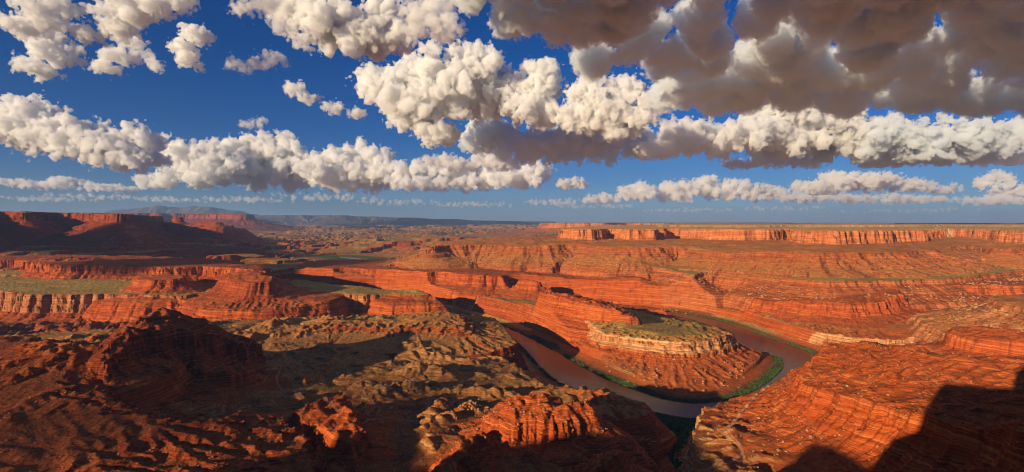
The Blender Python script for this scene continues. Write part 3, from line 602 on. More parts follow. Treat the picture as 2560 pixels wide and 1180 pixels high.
road([(1932,962),(1905,978),(1885,995),(1868,1012),(1850,1032),(1835,1052),(1822,1070),(1820,1086),(1836,1104),(1855,1122),(1858,1138),(1832,1152),(1790,1166),(1740,1178)], 7)
road([(520,842),(560,858),(600,872),(645,884),(690,902),(708,912),(694,935),(690,960),(712,982),(760,996),(810,1008),(870,1024),(960,1040),(1040,1054),(1110,1066),(1180,1078)], 7)
road([(650,884),(672,872),(690,856),(688,838),(676,822)], 6)
road([(2262,884),(2280,868),(2310,856),(2345,846)], 6)
road([(2415,672),(2408,655),(2412,640),(2403,625),(2398,612)], 9)

# bushes, scrub
def leafmat(name, c0, c1):
    m, nt, b = nodes(name); T = NT(nt); g_ = T.n('ShaderNodeNewGeometry')
    T.l(T.mix(T.mrange(T.noise(g_.outputs['Position'], .09, 4), .35, .65), c0, c1), b.inputs['Base Color']); b.inputs['Roughness'].default_value = .8; return m
def blob(r, n=14, squash=.8):                    # ragged clump of leaf faces filling a rounded crown
    V = []; F = []
    for _ in range(n):
        w = r.normal(size=3); w /= np.linalg.norm(w); w[2] = abs(w[2]) * squash; c = w * r.uniform(.45, .95)
        t = r.normal(size=3); t /= np.linalg.norm(t); bb = np.cross(w, t); bb /= np.linalg.norm(bb) + 1e-9; t = np.cross(bb, w) + .3 * r.normal(size=3)
        q = r.uniform(.35, .6); k = len(V)
        V += [c + q * t, c + q * bb, c - q * t, c - q * bb]; F.append((k, k + 1, k + 2, k + 3))
    return np.array(V), F
def scatter_mesh(name, xy, size, mat, protos, **props):
    x, y = xy[:, 0], xy[:, 1]; z = height(x, y); V = []; F = []; k = 0
    for i in range(len(x)):
        pv, pf = protos[i % len(protos)]; V.append(pv * size[i] + np.array([x[i], y[i], z[i]])); F += [tuple(q + k for q in f) for f in pf]; k += len(pv)
    me = bpy.data.meshes.new(name); me.from_pydata(np.concatenate(V).tolist(), [], F); me.update()
    return link(name, me, [mat], **props)
protos = [blob(grng) for _ in range(12)]; protos_s = [blob(grng, 6) for _ in range(12)]
green = leafmat('willow_leaves', (.028, .060, .010), (.085, .135, .018)); sage = leafmat('sage_leaves', (.035, .045, .015), (.09, .09, .03))
belts = [[(1640,985),(1700,1003),(1790,998),(1850,975),(1900,945),(1925,925),(1940,890),(1962,900),(1966,920),(1950,945),(1905,978),(1850,1003),(1790,1015),(1720,1012),(1640,993)],
         [(1160,803),(1220,808),(1290,835),(1325,868),(1345,905),(1330,905),(1290,870),(1230,838),(1170,815)], [(1330,838),(1400,868),(1396,874),(1330,845)], [(1470,920),(1640,982),(1640,990),(1465,926)],
         [(1590,1030),(1660,1048),(1738,1052),(1728,1190),(1690,1190),(1650,1120),(1600,1060)], [(1720,788),(1770,797),(1850,822),(1960,865),(2040,884),(2035,892),(1950,872),(1850,832),(1760,804),(1720,794)]]
xy = np.concatenate([sample_poly([S(u, v, 3) for u, v in b_], n) for b_, n in zip(belts, (16000, 8000, 3000, 6000, 14000, 12000))])
d_ = sdf_at(g_riv, xy[:, 0], xy[:, 1]); hh = height(xy[:, 0], xy[:, 1]); m_ = (hh > .5) & (hh < 30) & (d_ < -1) & (fbm(xy[:, 0], xy[:, 1], 60, 3, 5) > -.25)
xy = xy[m_]
q = grng.uniform(-1, 1, (30000, 2)); rp = np.array(RIVER)[:, :2]; kk = grng.integers(0, len(rp) - 1, 30000); tt_ = grng.uniform(0, 1, (30000, 1))
bx = rp[kk] * (1 - tt_) + rp[kk + 1] * tt_ + q * 26; d_ = sdf_at(g_riv, bx[:, 0], bx[:, 1]); hb = height(bx[:, 0], bx[:, 1])
bx = bx[(d_ < -1) & (d_ > -20) & (hb > .5) & (fbm(bx[:, 0], bx[:, 1], 90, 2, 9) > -.1) & (bx[:, 1] < 3400)]
xy = np.concatenate([xy, bx[:9000]]); print('bushes', len(xy))
scatter_mesh('riverside_bushes', xy, grng.uniform(2.2, 4.8, len(xy)), green, protos, kind='stuff')
xy = np.stack([grng.uniform(-1400, 1500, 26000), grng.uniform(640, 2100, 26000)], 1); xy = xy[(np.abs(xy[:, 0] / xy[:, 1]) < 1.1)]
hh = height(xy[:, 0], xy[:, 1]); h2_ = height(xy[:, 0] + 6, xy[:, 1]); h3_ = height(xy[:, 0], xy[:, 1] + 6)
xy = xy[(hh > 20) & (np.hypot(h2_ - hh, h3_ - hh) / 6 < .55) & (fbm(xy[:, 0], xy[:, 1], 150, 3, 15) > -.15)]; print('scrub', len(xy))
scatter_mesh('desert_scrub', xy, grng.uniform(1.0, 2.3, len(xy)), sage, protos_s, kind='stuff')

# cottonwoods on the canyon floor: trunk and crown each
bark, nt, b = nodes('cottonwood_bark'); b.inputs['Base Color'].default_value = (.16, .11, .075, 1); b.inputs['Roughness'].default_value = .9
T = NT(nt); T.l(T.mix(T.noise(T.n('ShaderNodeNewGeometry').outputs['Position'], 1.2, 3), (.10, .07, .05), (.24, .18, .12)), b.inputs['Base Color'])
cot = leafmat('cottonwood_leaves', (.04, .085, .012), (.12, .18, .025))
def crown_mesh(seed):
    r = np.random.default_rng(seed); V = []; F = []
    for lump in range(9):
        c = r.normal(size=3) * (2.6, 2.6, 1.4) + (0, 0, 7.6); R_ = r.uniform(1.6, 2.8); pv, pf = blob(r, 46, 1.0); pv = pv.copy(); k = len(V)
        sgn = np.repeat(r.choice([-1, 1, 1], len(pv) // 4), 4); pv[:, 2] *= sgn
        V += list(pv * (R_, R_, R_ * .8) * (1.0) + c); F += [tuple(q + k for q in f) for f in pf]
    me = bpy.data.meshes.new('crown'); me.from_pydata([tuple(v) for v in V], [], F); me.materials.append(cot); return me
def trunk_mesh(seed):
    r = np.random.default_rng(seed); V = []; F = []
    def tube(p0, p1, r0, r1):
        k = len(V); d = np.array(p1) - p0; d = d / np.linalg.norm(d); a = np.cross(d, (0, 1, .3)); a /= np.linalg.norm(a); b = np.cross(d, a)
        for p, rr in ((np.array(p0), r0), (np.array(p1), r1)):
            for i in range(7): V.append(tuple(p + rr * (math.cos(i * 6.2832 / 7) * a + math.sin(i * 6.2832 / 7) * b)))
        for i in range(7): F.append((k + i, k + (i + 1) % 7, k + 7 + (i + 1) % 7, k + 7 + i))
    tube((0, 0, -1), (.2, .1, 4), .55, .38)
    for i in range(5):
        a = i * 1.256 + r.uniform(-.3, .3); tube((.2, .1, 3.4), (math.cos(a) * 2.4, math.sin(a) * 2.4, 7.5 + r.uniform(-.6, .8)), .26, .08)
    me = bpy.data.meshes.new('trunk'); me.from_pydata(V, [], F); me.materials.append(bark); return me
crowns = [crown_mesh(s_) for s_ in (1, 2, 3)]; trunks = [trunk_mesh(s_) for s_ in (1, 2, 3)]
tp = sample_poly([S(u, v, 4) for u, v in [(1640,1052),(1700,1050),(1736,1060),(1730,1175),(1700,1175),(1660,1110)]], 90)
tz = height(tp[:, 0], tp[:, 1]); tp = tp[(tz < 30) & (tz > .5)][:34]
for i, (x, y) in enumerate(tp):
    z = float(height(np.array([x]), np.array([y]))[0])
    t = bpy.data.objects.new('cottonwood_tree', None); sc.collection.objects.link(t); t.location = (x, y, z); t.rotation_euler = (0, 0, grng.uniform(0, 6.28)); k_ = grng.uniform(.7, 1.15); t.scale = (k_, k_, k_)
    t['label'] = 'round green cottonwood crown in the grove on the canyon floor below the right hand bench'; t['category'] = 'tree'; t['group'] = 'cottonwoods on the canyon floor'
    for nm, mm in (('trunk', trunks[i % 3]), ('crown', crowns[i % 3])):
        o_ = bpy.data.objects.new(nm, mm); sc.collection.objects.link(o_); o_.parent = t

# fallen blocks
def rock_mesh(seed):
    r = np.random.default_rng(seed); bm = bmesh.new(); bmesh.ops.create_cube(bm, size=2.0)
    bmesh.ops.subdivide_edges(bm, edges=bm.edges[:], cuts=1, use_grid_fill=True)
    for v in bm.verts:
        n = v.co.normalized(); v.co = v.co * .55 + n * .45; v.co.x *= r.uniform(.8, 1.2); v.co.y *= r.uniform(.8, 1.2); v.co.z *= r.uniform(.75, 1.0)
    me = bpy.data.meshes.new('boulder'); bm.to_mesh(me); bm.free(); return me
palerock, nt, b = nodes('pale_sandstone'); T = NT(nt); T.l(T.mix(T.noise(T.n('ShaderNodeNewGeometry').outputs['Position'], .35, 5), (.30, .11, .036), (.50, .27, .11)), b.inputs['Base Color']); b.inputs['Roughness'].default_value = .9
redrock, nt, b = nodes('red_sandstone_block'); T = NT(nt); T.l(T.mix(T.noise(T.n('ShaderNodeNewGeometry').outputs['Position'], .35, 5), (.30, .07, .02), (.58, .24, .09)), b.inputs['Base Color']); b.inputs['Roughness'].default_value = .9
rocks = {}
for mname, mt in (('pale', palerock), ('red', redrock)):
    rocks[mname] = []
    for s_ in range(5):
        me = rock_mesh(s_ + (10 if mname == 'red' else 0)); me.materials.append(mt); rocks[mname].append(me)
def boulders(xy, sizes, kind_, label, group, n_each):
    z = height(xy[:, 0], xy[:, 1]); order = np.argsort(-sizes / xy[:, 1])
    for i in order[:n_each]:
        o = bpy.data.objects.new('boulder', rocks[kind_][i % 5]); sc.collection.objects.link(o); o.location = (xy[i, 0], xy[i, 1], z[i] + sizes[i] * .2)
        o.scale = sizes[i] * grng.uniform(.75, 1.25, 3); o.rotation_euler = grng.uniform(-.4, .4, 3) + np.array([0, 0, grng.uniform(0, 6)]); o['label'] = label; o['category'] = 'boulder'; o['group'] = group
    rest = order[n_each:]
    if len(rest):
        pr_ = []
        for me in rocks[kind_]:
            v = np.empty(len(me.vertices) * 3); me.vertices.foreach_get('co', v); pr_.append((v.reshape(-1, 3), [tuple(p.vertices) for p in me.polygons]))
        scatter_mesh('boulder_field', xy[rest], sizes[rest], palerock if kind_ == 'pale' else redrock, pr_, kind='stuff')
def ringed(fname, dmin, dmax, n, box, clump=150, thr=0.0):
    g = [f for f in FEAT if f['name'] == fname][0]['g']; x = grng.uniform(box[0], box[1], n); y = grng.uniform(box[2], box[3], n)
    d = sdf_at(g, x, y); m = (d < -dmin) & (d > -dmax) & (fbm(x, y, clump, 3, 55) > thr) & (np.abs(x / y) < 1.08); return np.stack([x[m], y[m]], 1)
xy = ringed('boulder_bench', 8, 190, 90000, (-1500, 4200, 2400, 5200)); print('blocks', len(xy)); xy = xy[::2][:900]
boulders(xy, grng.uniform(2.0, 5.5, len(xy)), 'pale', 'pale fallen block on the slope under the long bench beyond the canyon', 'pale blocks below the bench', 70)
xy = ringed('red_mound', -60, 260, 26000, (500, 1700, 850, 1600), 90, .2)[:200]
boulders(xy, grng.uniform(.9, 2.8, len(xy)), 'pale', 'yellowish block in the rubble on the sunlit red slope at lower right', 'rubble on the red slope', 80)
xy = sample_poly([S(u, v, 20) for u, v in [(1480,905),(1600,960),(1720,985),(1850,965),(1900,925),(1880,900),(1740,930),(1600,910)]], 2200)[:80]; hz_ = height(xy[:, 0], xy[:, 1]); xy = xy[(hz_ > 6) & (hz_ < 60)]
boulders(xy, grng.uniform(1.5, 4.5, len(xy)), 'pale', 'pale block on the talus at the foot of the gooseneck peninsula', 'blocks at the foot of the peninsula', 70)
xy = ringed('right_shelf', 4, 170, 9000, (1300, 3400, 1500, 2700), 100, .1)[:380]
boulders(xy, grng.uniform(2.5, 6, len(xy)), 'pale', 'pale block on the slope below the notched ledge at the right edge', 'blocks under the right hand ledge', 40)
xy = sample_poly([Wd(900,1500,0), Wd(1150,1500,0), Wd(1300,1300,0), Wd(1330,1150,0), Wd(1180,1150,0), Wd(900,1250,0)], 3000); xy = xy[fbm(xy[:, 0], xy[:, 1], 130, 3, 66) > .15][:420]
boulders(xy, grng.uniform(1.2, 3.6, len(xy)), 'pale', 'cream slab among the brown badland hills in the centre foreground', 'slabs among the badland hills', 60)
xy = ringed('rock_dome', -40, 60, 6000, (-200, 400, 850, 1300), 60, 0)[:120]
boulders(xy, grng.uniform(1.2, 3.2, len(xy)), 'red', 'red block on the lit rock dome at the bottom centre', 'blocks on the red dome', 40)
xy = np.stack([grng.uniform(-1500, 1600, 60000), grng.uniform(620, 2100, 60000)], 1); xy = xy[np.abs(xy[:, 0] / xy[:, 1]) < 1.1]
hh = height(xy[:, 0], xy[:, 1]); sl_ = np.hypot(height(xy[:, 0] + 5, xy[:, 1]) - hh, height(xy[:, 0], xy[:, 1] + 5) - hh) / 5
xy = xy[(hh > 25) & (sl_ > .22) & (fbm(xy[:, 0], xy[:, 1], 110, 3, 17) > -.05)][:11000]; print('rubble', len(xy))
pr_ = []
for me in rocks['red']:
    v = np.empty(len(me.vertices) * 3); me.vertices.foreach_get('co', v); pr_.append((v.reshape(-1, 3), [tuple(p.vertices) for p in me.polygons]))
scatter_mesh('loose_rubble', xy, .5 + 1.7 * grng.uniform(0, 1, len(xy)) ** 2.5, redrock, pr_, kind='stuff')
print('things', round(time.time() - T0, 1))

# ------------------------------------------------------------------ desert haze
def haze_box(x0, x1, y0, y1, z0, z1, dens):
    m = bpy.data.materials.new('haze_air'); m.use_nodes = True; n = m.node_tree; n.nodes.clear()
    o = n.nodes.new('ShaderNodeOutputMaterial'); v = n.nodes.new('ShaderNodeVolumePrincipled')
    v.inputs['Color'].default_value = (.34, .56, 1.0, 1); v.inputs['Density'].default_value = dens; v.inputs['Anisotropy'].default_value = 0.0
    n.links.new(v.outputs[0], o.inputs['Volume'])
    me = bpy.data.meshes.new('haze')
    V = [(x, y, z) for z in (z0, z1) for y in (y0, y1) for x in (x0, x1)]
    me.from_pydata(V, [], [(0, 2, 3, 1), (4, 5, 7, 6), (0, 1, 5, 4), (2, 6, 7, 3), (0, 4, 6, 2), (1, 3, 7, 5)])
    link('haze', me, [m], kind='stuff')
HAZE_TOP = max(2120.0, float(MH.max()) + 5)
haze_box(-126000, 126000, -3400, 100000, -12, HAZE_TOP, 1.25e-5)
def lift(me):                                   # cloud bases stay level, above the top of the haze
    v = np.empty(len(me.vertices) * 3, np.float32); me.vertices.foreach_get('co', v); v[2::3] = np.maximum(v[2::3], HAZE_TOP + 12); me.vertices.foreach_set('co', v); me.update()
# ------------------------------------------------------------------ clouds: each one a closed body of lit mist
def cloud_tree():
    g = bpy.data.node_groups.new('cloud_body', 'GeometryNodeTree')
    g.interface.new_socket('Geometry', in_out='INPUT', socket_type='NodeSocketGeometry')
    g.interface.new_socket('Geometry', in_out='OUTPUT', socket_type='NodeSocketGeometry')
    N = g.nodes; lk = g.links.new; i = N.new('NodeGroupInput'); o = N.new('NodeGroupOutput')
    def M(op, x, y=None):
        m = N.new('ShaderNodeMath'); m.operation = op
        for k, v in enumerate((x, y)):
            if v is None: continue
            if isinstance(v, (int, float)): m.inputs[k].default_value = v
            else: lk(v, m.inputs[k])
        return m
    pos = N.new('GeometryNodeInputPosition'); sep = N.new('ShaderNodeSeparateXYZ'); lk(pos.outputs[0], sep.inputs[0])
    pr = N.new('GeometryNodeProximity'); pr.target_element = 'POINTS'; lk(i.outputs[0], pr.inputs[0])
    sn = N.new('GeometryNodeSampleNearest'); sn.domain = 'POINT'; lk(i.outputs[0], sn.inputs['Geometry'])
    si = N.new('GeometryNodeSampleIndex'); si.data_type = 'FLOAT'; lk(i.outputs[0], si.inputs['Geometry']); lk(sn.outputs[0], si.inputs['Index'])
    a = N.new('GeometryNodeInputNamedAttribute'); a.data_type = 'FLOAT'; a.inputs['Name'].default_value = 'rad'; lk(a.outputs['Attribute'], si.inputs['Value'])
    sc_ = N.new('ShaderNodeVectorMath'); sc_.operation = 'SCALE'; lk(pos.outputs[0], sc_.inputs[0])
    nz = N.new('ShaderNodeTexNoise'); nz.inputs['Detail'].default_value = 7; nz.inputs['Roughness'].default_value = .68; lk(sc_.outputs[0], nz.inputs['Vector'])
    amp = M('MULTIPLY', M('SUBTRACT', nz.outputs[0], .5).outputs[0], 1.0)
    vo = N.new('ShaderNodeTexVoronoi'); vo.inputs['Scale'].default_value = 1.9; vo.inputs['Detail'].default_value = 1.0; vo.inputs['Roughness'].default_value = .6; lk(sc_.outputs[0], vo.inputs['Vector'])
    lump = M('MULTIPLY', M('SUBTRACT', .92, vo.outputs['Distance']).outputs[0], 1.0)
    d = M('ADD', M('ADD', M('SUBTRACT', si.outputs[0], pr.outputs['Distance']).outputs[0], amp.outputs[0]).outputs[0], lump.outputs[0])
    zb = M('SUBTRACT', sep.outputs[2], 0.0)
    zb2 = M('ADD', zb.outputs[0], M('MULTIPLY', amp.outputs[0], .45).outputs[0])
    dm = M('MINIMUM', d.outputs[0], zb2.outputs[0])
    w = M('MULTIPLY', dm.outputs[0], 1.0)
    den = M('MINIMUM', M('MAXIMUM', M('ADD', w.outputs[0], .5).outputs[0], 0.0).outputs[0], 1.0)
    vc = N.new('GeometryNodeVolumeCube'); lk(den.outputs[0], vc.inputs['Density'])
    vm = N.new('GeometryNodeVolumeToMesh'); vm.inputs['Threshold'].default_value = .5; lk(vc.outputs[0], vm.inputs['Volume']); lk(vm.outputs[0], o.inputs[0])
    return g, dict(scale=sc_, amp=amp, lump=lump, zb=zb, w=w, vc=vc)
CT, CN = cloud_tree()
crng = np.random.default_rng(77)
CLOUD_BASE = 2260.0
def cloud(label, blobs, vb, dens=1.0, slab=None, tone=(.993, .997, 1, 1), lump=30, fluff=1.0, group=None, depth=1.0, res=2.6, Y=None, flat=True):
    Y = Y or (CLOUD_BASE - EYE) * 1280 / (556 - vb); k = Y / 1280
    C = []; Rr = []
    for u, v, rx, ry in blobs:
        if vb > 400: ry *= 1.28; rx *= 1.05; v -= ry * .08
        rr = min(rx, ry); n = int(np.clip(5 * (rx / rr) * (1 + depth), 6, 60))
        for _ in range(n):
            t = crng.uniform(0, 2 * math.pi); q = math.sqrt(crng.uniform(0, 1)) * .8; r = rr * crng.uniform(.42, .72)
            C.append(((u - 1280 + (rx - r * .6) * q * math.cos(t)) * k, Y + crng.uniform(-1, 1) * depth * rx * .8 * k, EYE + (556 - v + (ry - r * .6) * q * math.sin(t)) * k)); Rr.append(r * k)
            # small buds round the big billows
            for _b in range(3):
                w = crng.normal(size=3); w /= np.linalg.norm(w); w[2] = abs(w[2]) * .9 - .15
                C.append(tuple(np.array(C[-1 - _b]) + w * r * k * .95)); Rr.append(r * k * crng.uniform(.3, .5))
    for u0, v0, u1, v1, rad, step in slab or []:    # a flat based deck, laid out on the plane of the cloud base
        Ya = (CLOUD_BASE - EYE) * 1280 / (556 - v0); Yb = (CLOUD_BASE - EYE) * 1280 / (556 - v1)
        for yy in np.arange(Ya, Yb, step):
            for xx in np.arange((u0 - 1280) / 1280 * yy, (u1 - 1280) / 1280 * yy, step):
                if crng.uniform() < .07: continue
                r = rad * crng.uniform(.6, 1.25)
                C.append((xx + crng.normal() * step * .3, yy + crng.normal() * step * .3, CLOUD_BASE + 60 + r * .35 + crng.uniform(0, 170))); Rr.append(r)
    C = np.array(C); Rr = np.array(Rr)
    CN['scale'].inputs['Scale'].default_value = 1 / (58 * k * fluff); CN['amp'].inputs[1].default_value = 78 * k * fluff; CN['lump'].inputs[1].default_value = lump * k * fluff
    base = EYE + (556 - vb) * k if flat else C[:, 2].min() - 500 * k
    CN['zb'].inputs[1].default_value = max(base, 2170)
    vox = res * k; CN['w'].inputs[1].default_value = 1 / (3 * vox)
    pad = Rr.max() + 30 * k * fluff; lo = C.min(0) - pad; hi = C.max(0) + pad; lo[2] = max(lo[2], base - 40 * k)
    vc = CN['vc']; vc.inputs['Min'].default_value = lo; vc.inputs['Max'].default_value = hi
    for nm, e in zip(('Resolution X', 'Resolution Y', 'Resolution Z'), hi - lo): vc.inputs[nm].default_value = int(np.clip(e / vox, 4, 420))
    m = bpy.data.meshes.new('p'); m.from_pydata(C.tolist(), [], []); at = m.attributes.new('rad', 'FLOAT', 'POINT'); at.data.foreach_set('value', Rr.astype(np.float32))
    t = bpy.data.objects.new('p', m); sc.collection.objects.link(t); md = t.modifiers.new('g', 'NODES'); md.node_group = CT
    dg = bpy.context.evaluated_depsgraph_get(); dg.update(); me = bpy.data.meshes.new_from_object(t.evaluated_get(dg)); bpy.data.objects.remove(t)
    me.materials.clear(); me.name = 'cloud'; lift(me)
    mt = bpy.data.materials.new('cloud_mist'); mt.use_nodes = True; n_ = mt.node_tree; n_.nodes.clear()
    o_ = n_.nodes.new('ShaderNodeOutputMaterial'); v_ = n_.nodes.new('ShaderNodeVolumePrincipled'); v_.inputs['Color'].default_value = tone
    v_.inputs['Density'].default_value = dens / (9 * k); v_.inputs['Anisotropy'].default_value = 0.0; n_.links.new(v_.outputs[0], o_.inputs['Volume'])
    ob = link('cloud', me, [mt], label=label, category='cloud')
    if group: ob['group'] = group
    return ob
cloud('ragged white cloud at the top left corner of the sky', [(50,62,48,24),(100,40,50,32),(140,12,42,30)], 92, .8)
cloud('tall white puff tapering to a tail below the top left corner cloud', [(120,100,42,38),(145,135,45,34),(95,172,42,18)], 198, .9)
cloud('long white cloud reaching up past the top edge, second from the left', [(215,88,36,20),(280,70,44,28),(310,30,62,42),(380,12,60,32),(450,2,50,20)], 108, .8)
cloud('small torn white cloud slanting below the long top cloud', [(330,112,26,18),(295,138,34,22),(258,168,30,13)], 188, .7)
cloud('little two lobed puff right of the torn slanting cloud', [(365,138,18,14),(388,162,20,16)], 188, .6, fluff=.6)
cloud('hooked white puff alone in the deep blue', [(492,92,34,24),(452,116,32,18),(480,150,26,20)], 176, 1.0, fluff=.8)
cloud('thin faint streaky puff right of the hooked cloud', [(600,162,40,8),(640,165,32,14),(682,148,28,14)], 186, .35, fluff=.8)
cloud('faint ragged cloud touching the top edge left of centre', [(600,18,34,14),(650,8,40,16)], 50, .35)
cloud('chain of small white puffs leading down to the big central cumulus', [(738,222,28,17),(770,244,28,13),(835,272,26,13),(892,284,26,9)], 300, .8, fluff=.6)
cloud('tiny flat wisp above the middle of the low cloud bank', [(630,312,36,7),(655,300,20,5)], 322, .35, fluff=.5)
cloud('large soft grey white cloud with a rounded dark belly at upper centre left', [(765,35,85,38),(850,60,95,58),(925,112,72,44),(960,55,55,50),(1000,100,40,30)], 160, 1.0)
cloud('torn small cloud hanging left of the dark bellied cloud', [(715,72,32,16),(752,98,34,14)], 122, .5)
cloud('thin ragged grey cloud at the top edge near the centre', [(1050,50,60,44),(1110,70,50,30),(1090,15,50,30)], 112, .45)
cloud('great bright cumulus with cauliflower tops in the middle of the sky', [(955,210,75,50),(1050,195,95,60),(1180,190,80,62),(1230,230,110,60),(1350,220,62,65),(1330,270,90,40),(1080,270,120,55),(1000,290,60,40),(1090,335,70,26)], 362, 1.0)
cloud('smaller bright cumulus tucked right of the great central one', [(1490,240,75,44),(1560,230,60,40),(1460,290,70,40),(1545,300,90,50)], 350, 1.0)
cloud('broken grey based cloud strip under the central cumulus', [(1220,345,80,34),(1320,372,110,26),(1430,350,110,40),(1540,370,110,26)], 408, .9, tone=(.94, .975, 1, 1))
cloud('dark grey overhead cloud mass at the top right of centre', [(1300,40,90,50),(1420,80,100,40)], 165, .55, slab=[(1210,-260,1420,40,190,260),(1300,-200,1540,110,200,260),(1380,60,1500,140,150,230)], Y=4300, fluff=1.4, res=3.4, flat=False, tone=(.925, .968, 1, 1), lump=8)
DECK = dict(flat=False, tone=(.925, .968, 1, 1), lump=6, dens=.5)
cloud('brown grey overhead cloud deck along the top edge at the right', [], 40, slab=[(1560,-260,2740,60,225,365)], Y=4300, fluff=1.45, res=3.4, **DECK)
cloud('broken grey cloud deck with bright gaps in the middle of the upper right sky', [(1660,150,60,50),(1570,150,50,30)], 190, slab=[(1530,64,2240,188,230,385)], Y=5000, fluff=1.4, res=3.2, **DECK)
cloud('darkest brown grey part of the cloud deck at the right edge', [(2240,170,50,36)], 190, slab=[(2250,64,2740,188,235,370)], Y=5000, fluff=1.4, res=3.2, **DECK)
cloud('long grey lower edge of the cloud deck above the right hand cliffs', [(1700,240,60,30)], 290, slab=[(1680,196,2740,292,240,400)], Y=6400, fluff=1.3, res=3.2, **DECK)
cloud('ragged sunlit tops and grey base cloud under the left half of the deck', [(1700,350,110,34),(1820,345,100,40),(1640,370,70,24),(1900,330,70,40)], 398, .9)
cloud('domed cloud with bright crown and blue grey base under the deck', [(1960,300,90,44),(2040,330,90,44),(1960,360,100,30),(2120,350,70,34)], 408, .95)
cloud('small flat based cloud hanging low under the domed cloud', [(1850,412,44,12),(1930,398,50,18),(2010,406,60,10)], 422, .9, fluff=.6)
cloud('long dark blue grey cloud shelf low on the right', [(2180,360,120,40),(2300,370,140,36),(2420,360,120,34),(2290,395,130,14)], 408, 1.1, tone=(.94, .975, 1, 1))
cloud('isolated torn puff at the right edge beyond the deck', [(2520,330,44,26),(2560,350,40,30),(2440,395,60,16),(2520,398,70,12)], 415, .9, fluff=.7)
cloud('long left bank of white cumulus with grey flank at the left edge', [(70,292,66,34),(20,330,60,30),(110,340,100,34),(210,345,80,34),(270,372,100,32),(358,362,40,36),(330,400,80,22)], 428, 1.0)
cloud('low cream puff beneath the right end of the left bank', [(365,452,36,18),(410,460,30,10)], 475, .9, fluff=.5)
cloud('puffy cumulus at the left of the long central bank', [(455,392,46,32),(520,400,60,32),(500,440,90,22),(560,425,60,30)], 476, 1.0, fluff=.8)
cloud('tallest cumulus tower of the long central bank', [(660,378,52,36),(610,400,80,32),(715,392,50,36),(660,435,120,34),(780,420,70,30)], 484, 1.0, fluff=.8)
cloud('cumulus with two small knobs on top, right of the tallest tower', [(905,378,18,22),(870,385,22,20),(850,410,60,30),(935,408,50,30),(880,445,130,28)], 482, 1.0, fluff=.7)
cloud('low trailing grey based end of the long central bank', [(1010,440,70,22),(1100,430,80,24),(1180,445,90,22),(1080,462,130,12)], 480, .95, fluff=.7)
cloud('bright pointed cumulus left of the gap in the low clouds', [(1345,432,50,18),(1290,450,80,18),(1430,462,44,11)], 474, .95, fluff=.6)
cloud('row of cream cloudlets low over the central bank', [(1100,405,50,12),(1210,398,40,16),(1260,415,60,12),(1160,415,60,10)], 425, .7, fluff=.6)
cloud('low cream cumulus bank with a peaked top right of centre', [(1590,484,56,17),(1500,500,50,9),(1690,480,60,20),(1768,462,32,20),(1820,478,70,20),(1900,484,60,16)], 508, .9, fluff=.5)
cloud('cream cumulus bank low on the right', [(2100,452,50,20),(2060,470,60,18),(2180,455,60,18),(2280,466,70,12),(2360,474,30,8)], 486, .9, fluff=.5)
cloud('thin lower shelf of cream cloud under the right bank', [(2020,496,70,10),(2150,498,90,10),(2290,500,90,8)], 512, .8, fluff=.4)
cloud('cream cloud low at the right edge', [(2490,456,40,18),(2540,480,50,12),(2490,502,60,10)], 514, .9, fluff=.5)
cloud('row of tiny cream turrets low at the left', [(40,458,44,9),(110,464,50,8),(170,458,40,11),(240,468,50,8),(300,474,50,6)], 484, .8, fluff=.4)
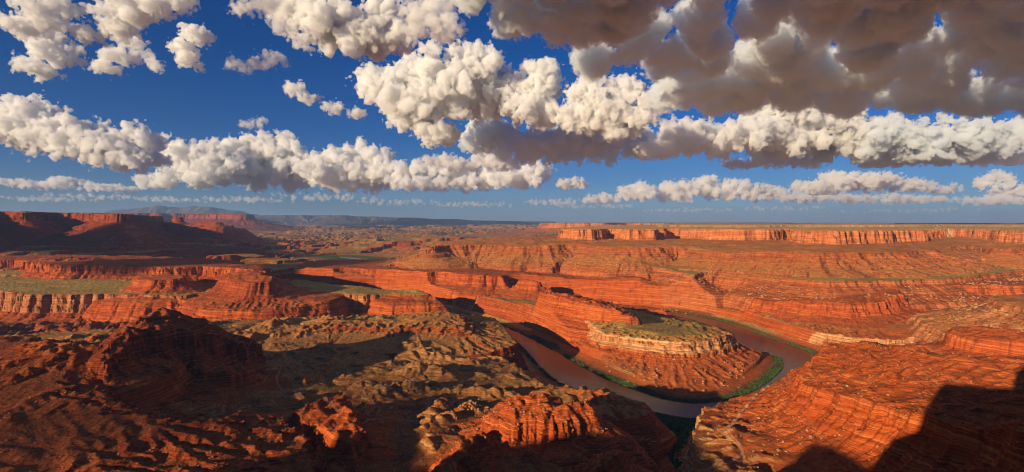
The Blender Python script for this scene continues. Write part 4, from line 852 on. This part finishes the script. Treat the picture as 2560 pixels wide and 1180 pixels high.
for cx_, cy_, rx_, ry_, ra_, de_ in [(-10700,-500,900,800,250,.008), (-8900,-2400,450,350,220,.008), (-7750,-5650,800,480,130,.0013)]:   # unseen clouds, added behind the viewer to shade the country on the left
    Yc = 5000.0; kc = Yc / 1280
    C_ = grng.uniform(-1, 1, (40, 2)); C_ = C_[np.hypot(*C_.T) < 1]
    CN['scale'].inputs['Scale'].default_value = 1 / 300; CN['amp'].inputs[1].default_value = ra_ * 1.5; CN['lump'].inputs[1].default_value = 60; CN['zb'].inputs[1].default_value = CLOUD_BASE; CN['w'].inputs[1].default_value = 1 / 90
    m = bpy.data.meshes.new('p'); P_ = np.stack([cx_ + C_[:, 0] * rx_, cy_ + C_[:, 1] * ry_, np.full(len(C_), CLOUD_BASE + 120)], 1); m.from_pydata(P_.tolist(), [], [])
    at = m.attributes.new('rad', 'FLOAT', 'POINT'); at.data.foreach_set('value', (ra_ * grng.uniform(.8, 1.2, len(C_))).astype(np.float32))
    lo = P_.min(0) - 700; hi = P_.max(0) + 700; lo[2] = 2180; CN['vc'].inputs['Min'].default_value = lo; CN['vc'].inputs['Max'].default_value = hi
    for nm, e in zip(('Resolution X', 'Resolution Y', 'Resolution Z'), hi - lo): CN['vc'].inputs[nm].default_value = int(e / 35)
    t = bpy.data.objects.new('p', m); sc.collection.objects.link(t); md = t.modifiers.new('g', 'NODES'); md.node_group = CT
    dg = bpy.context.evaluated_depsgraph_get(); dg.update(); me = bpy.data.meshes.new_from_object(t.evaluated_get(dg)); bpy.data.objects.remove(t); me.materials.clear(); lift(me)
    mt = bpy.data.materials['cloud_mist'].copy(); [n_ for n_ in mt.node_tree.nodes if n_.bl_idname == 'ShaderNodeVolumePrincipled'][0].inputs['Density'].default_value = de_
    link('shade_cloud_unseen', me, [mt], kind='stuff')
cloud('thin distant cloud streak just over the left mesa', [(80,498,120,5),(260,492,120,5),(430,500,90,5)], 508, .5, fluff=.3)['kind'] = 'stuff'
cloud('thin distant cloud streak over the far blue plateau', [(620,500,110,6),(820,494,130,6),(1000,506,120,5)], 514, .5, fluff=.3)['kind'] = 'stuff'
cloud('thin distant cloud streak left of the right hand low bank', [(1180,512,120,5),(1380,506,90,6),(1480,516,120,4)], 522, .5, fluff=.3)['kind'] = 'stuff'
cloud('thin distant cloud streak over the long right hand rim', [(1720,526,120,4),(1950,522,130,4),(2250,528,160,4)], 532, .5, fluff=.3)['kind'] = 'stuff'
print('done', round(time.time() - T0, 1))
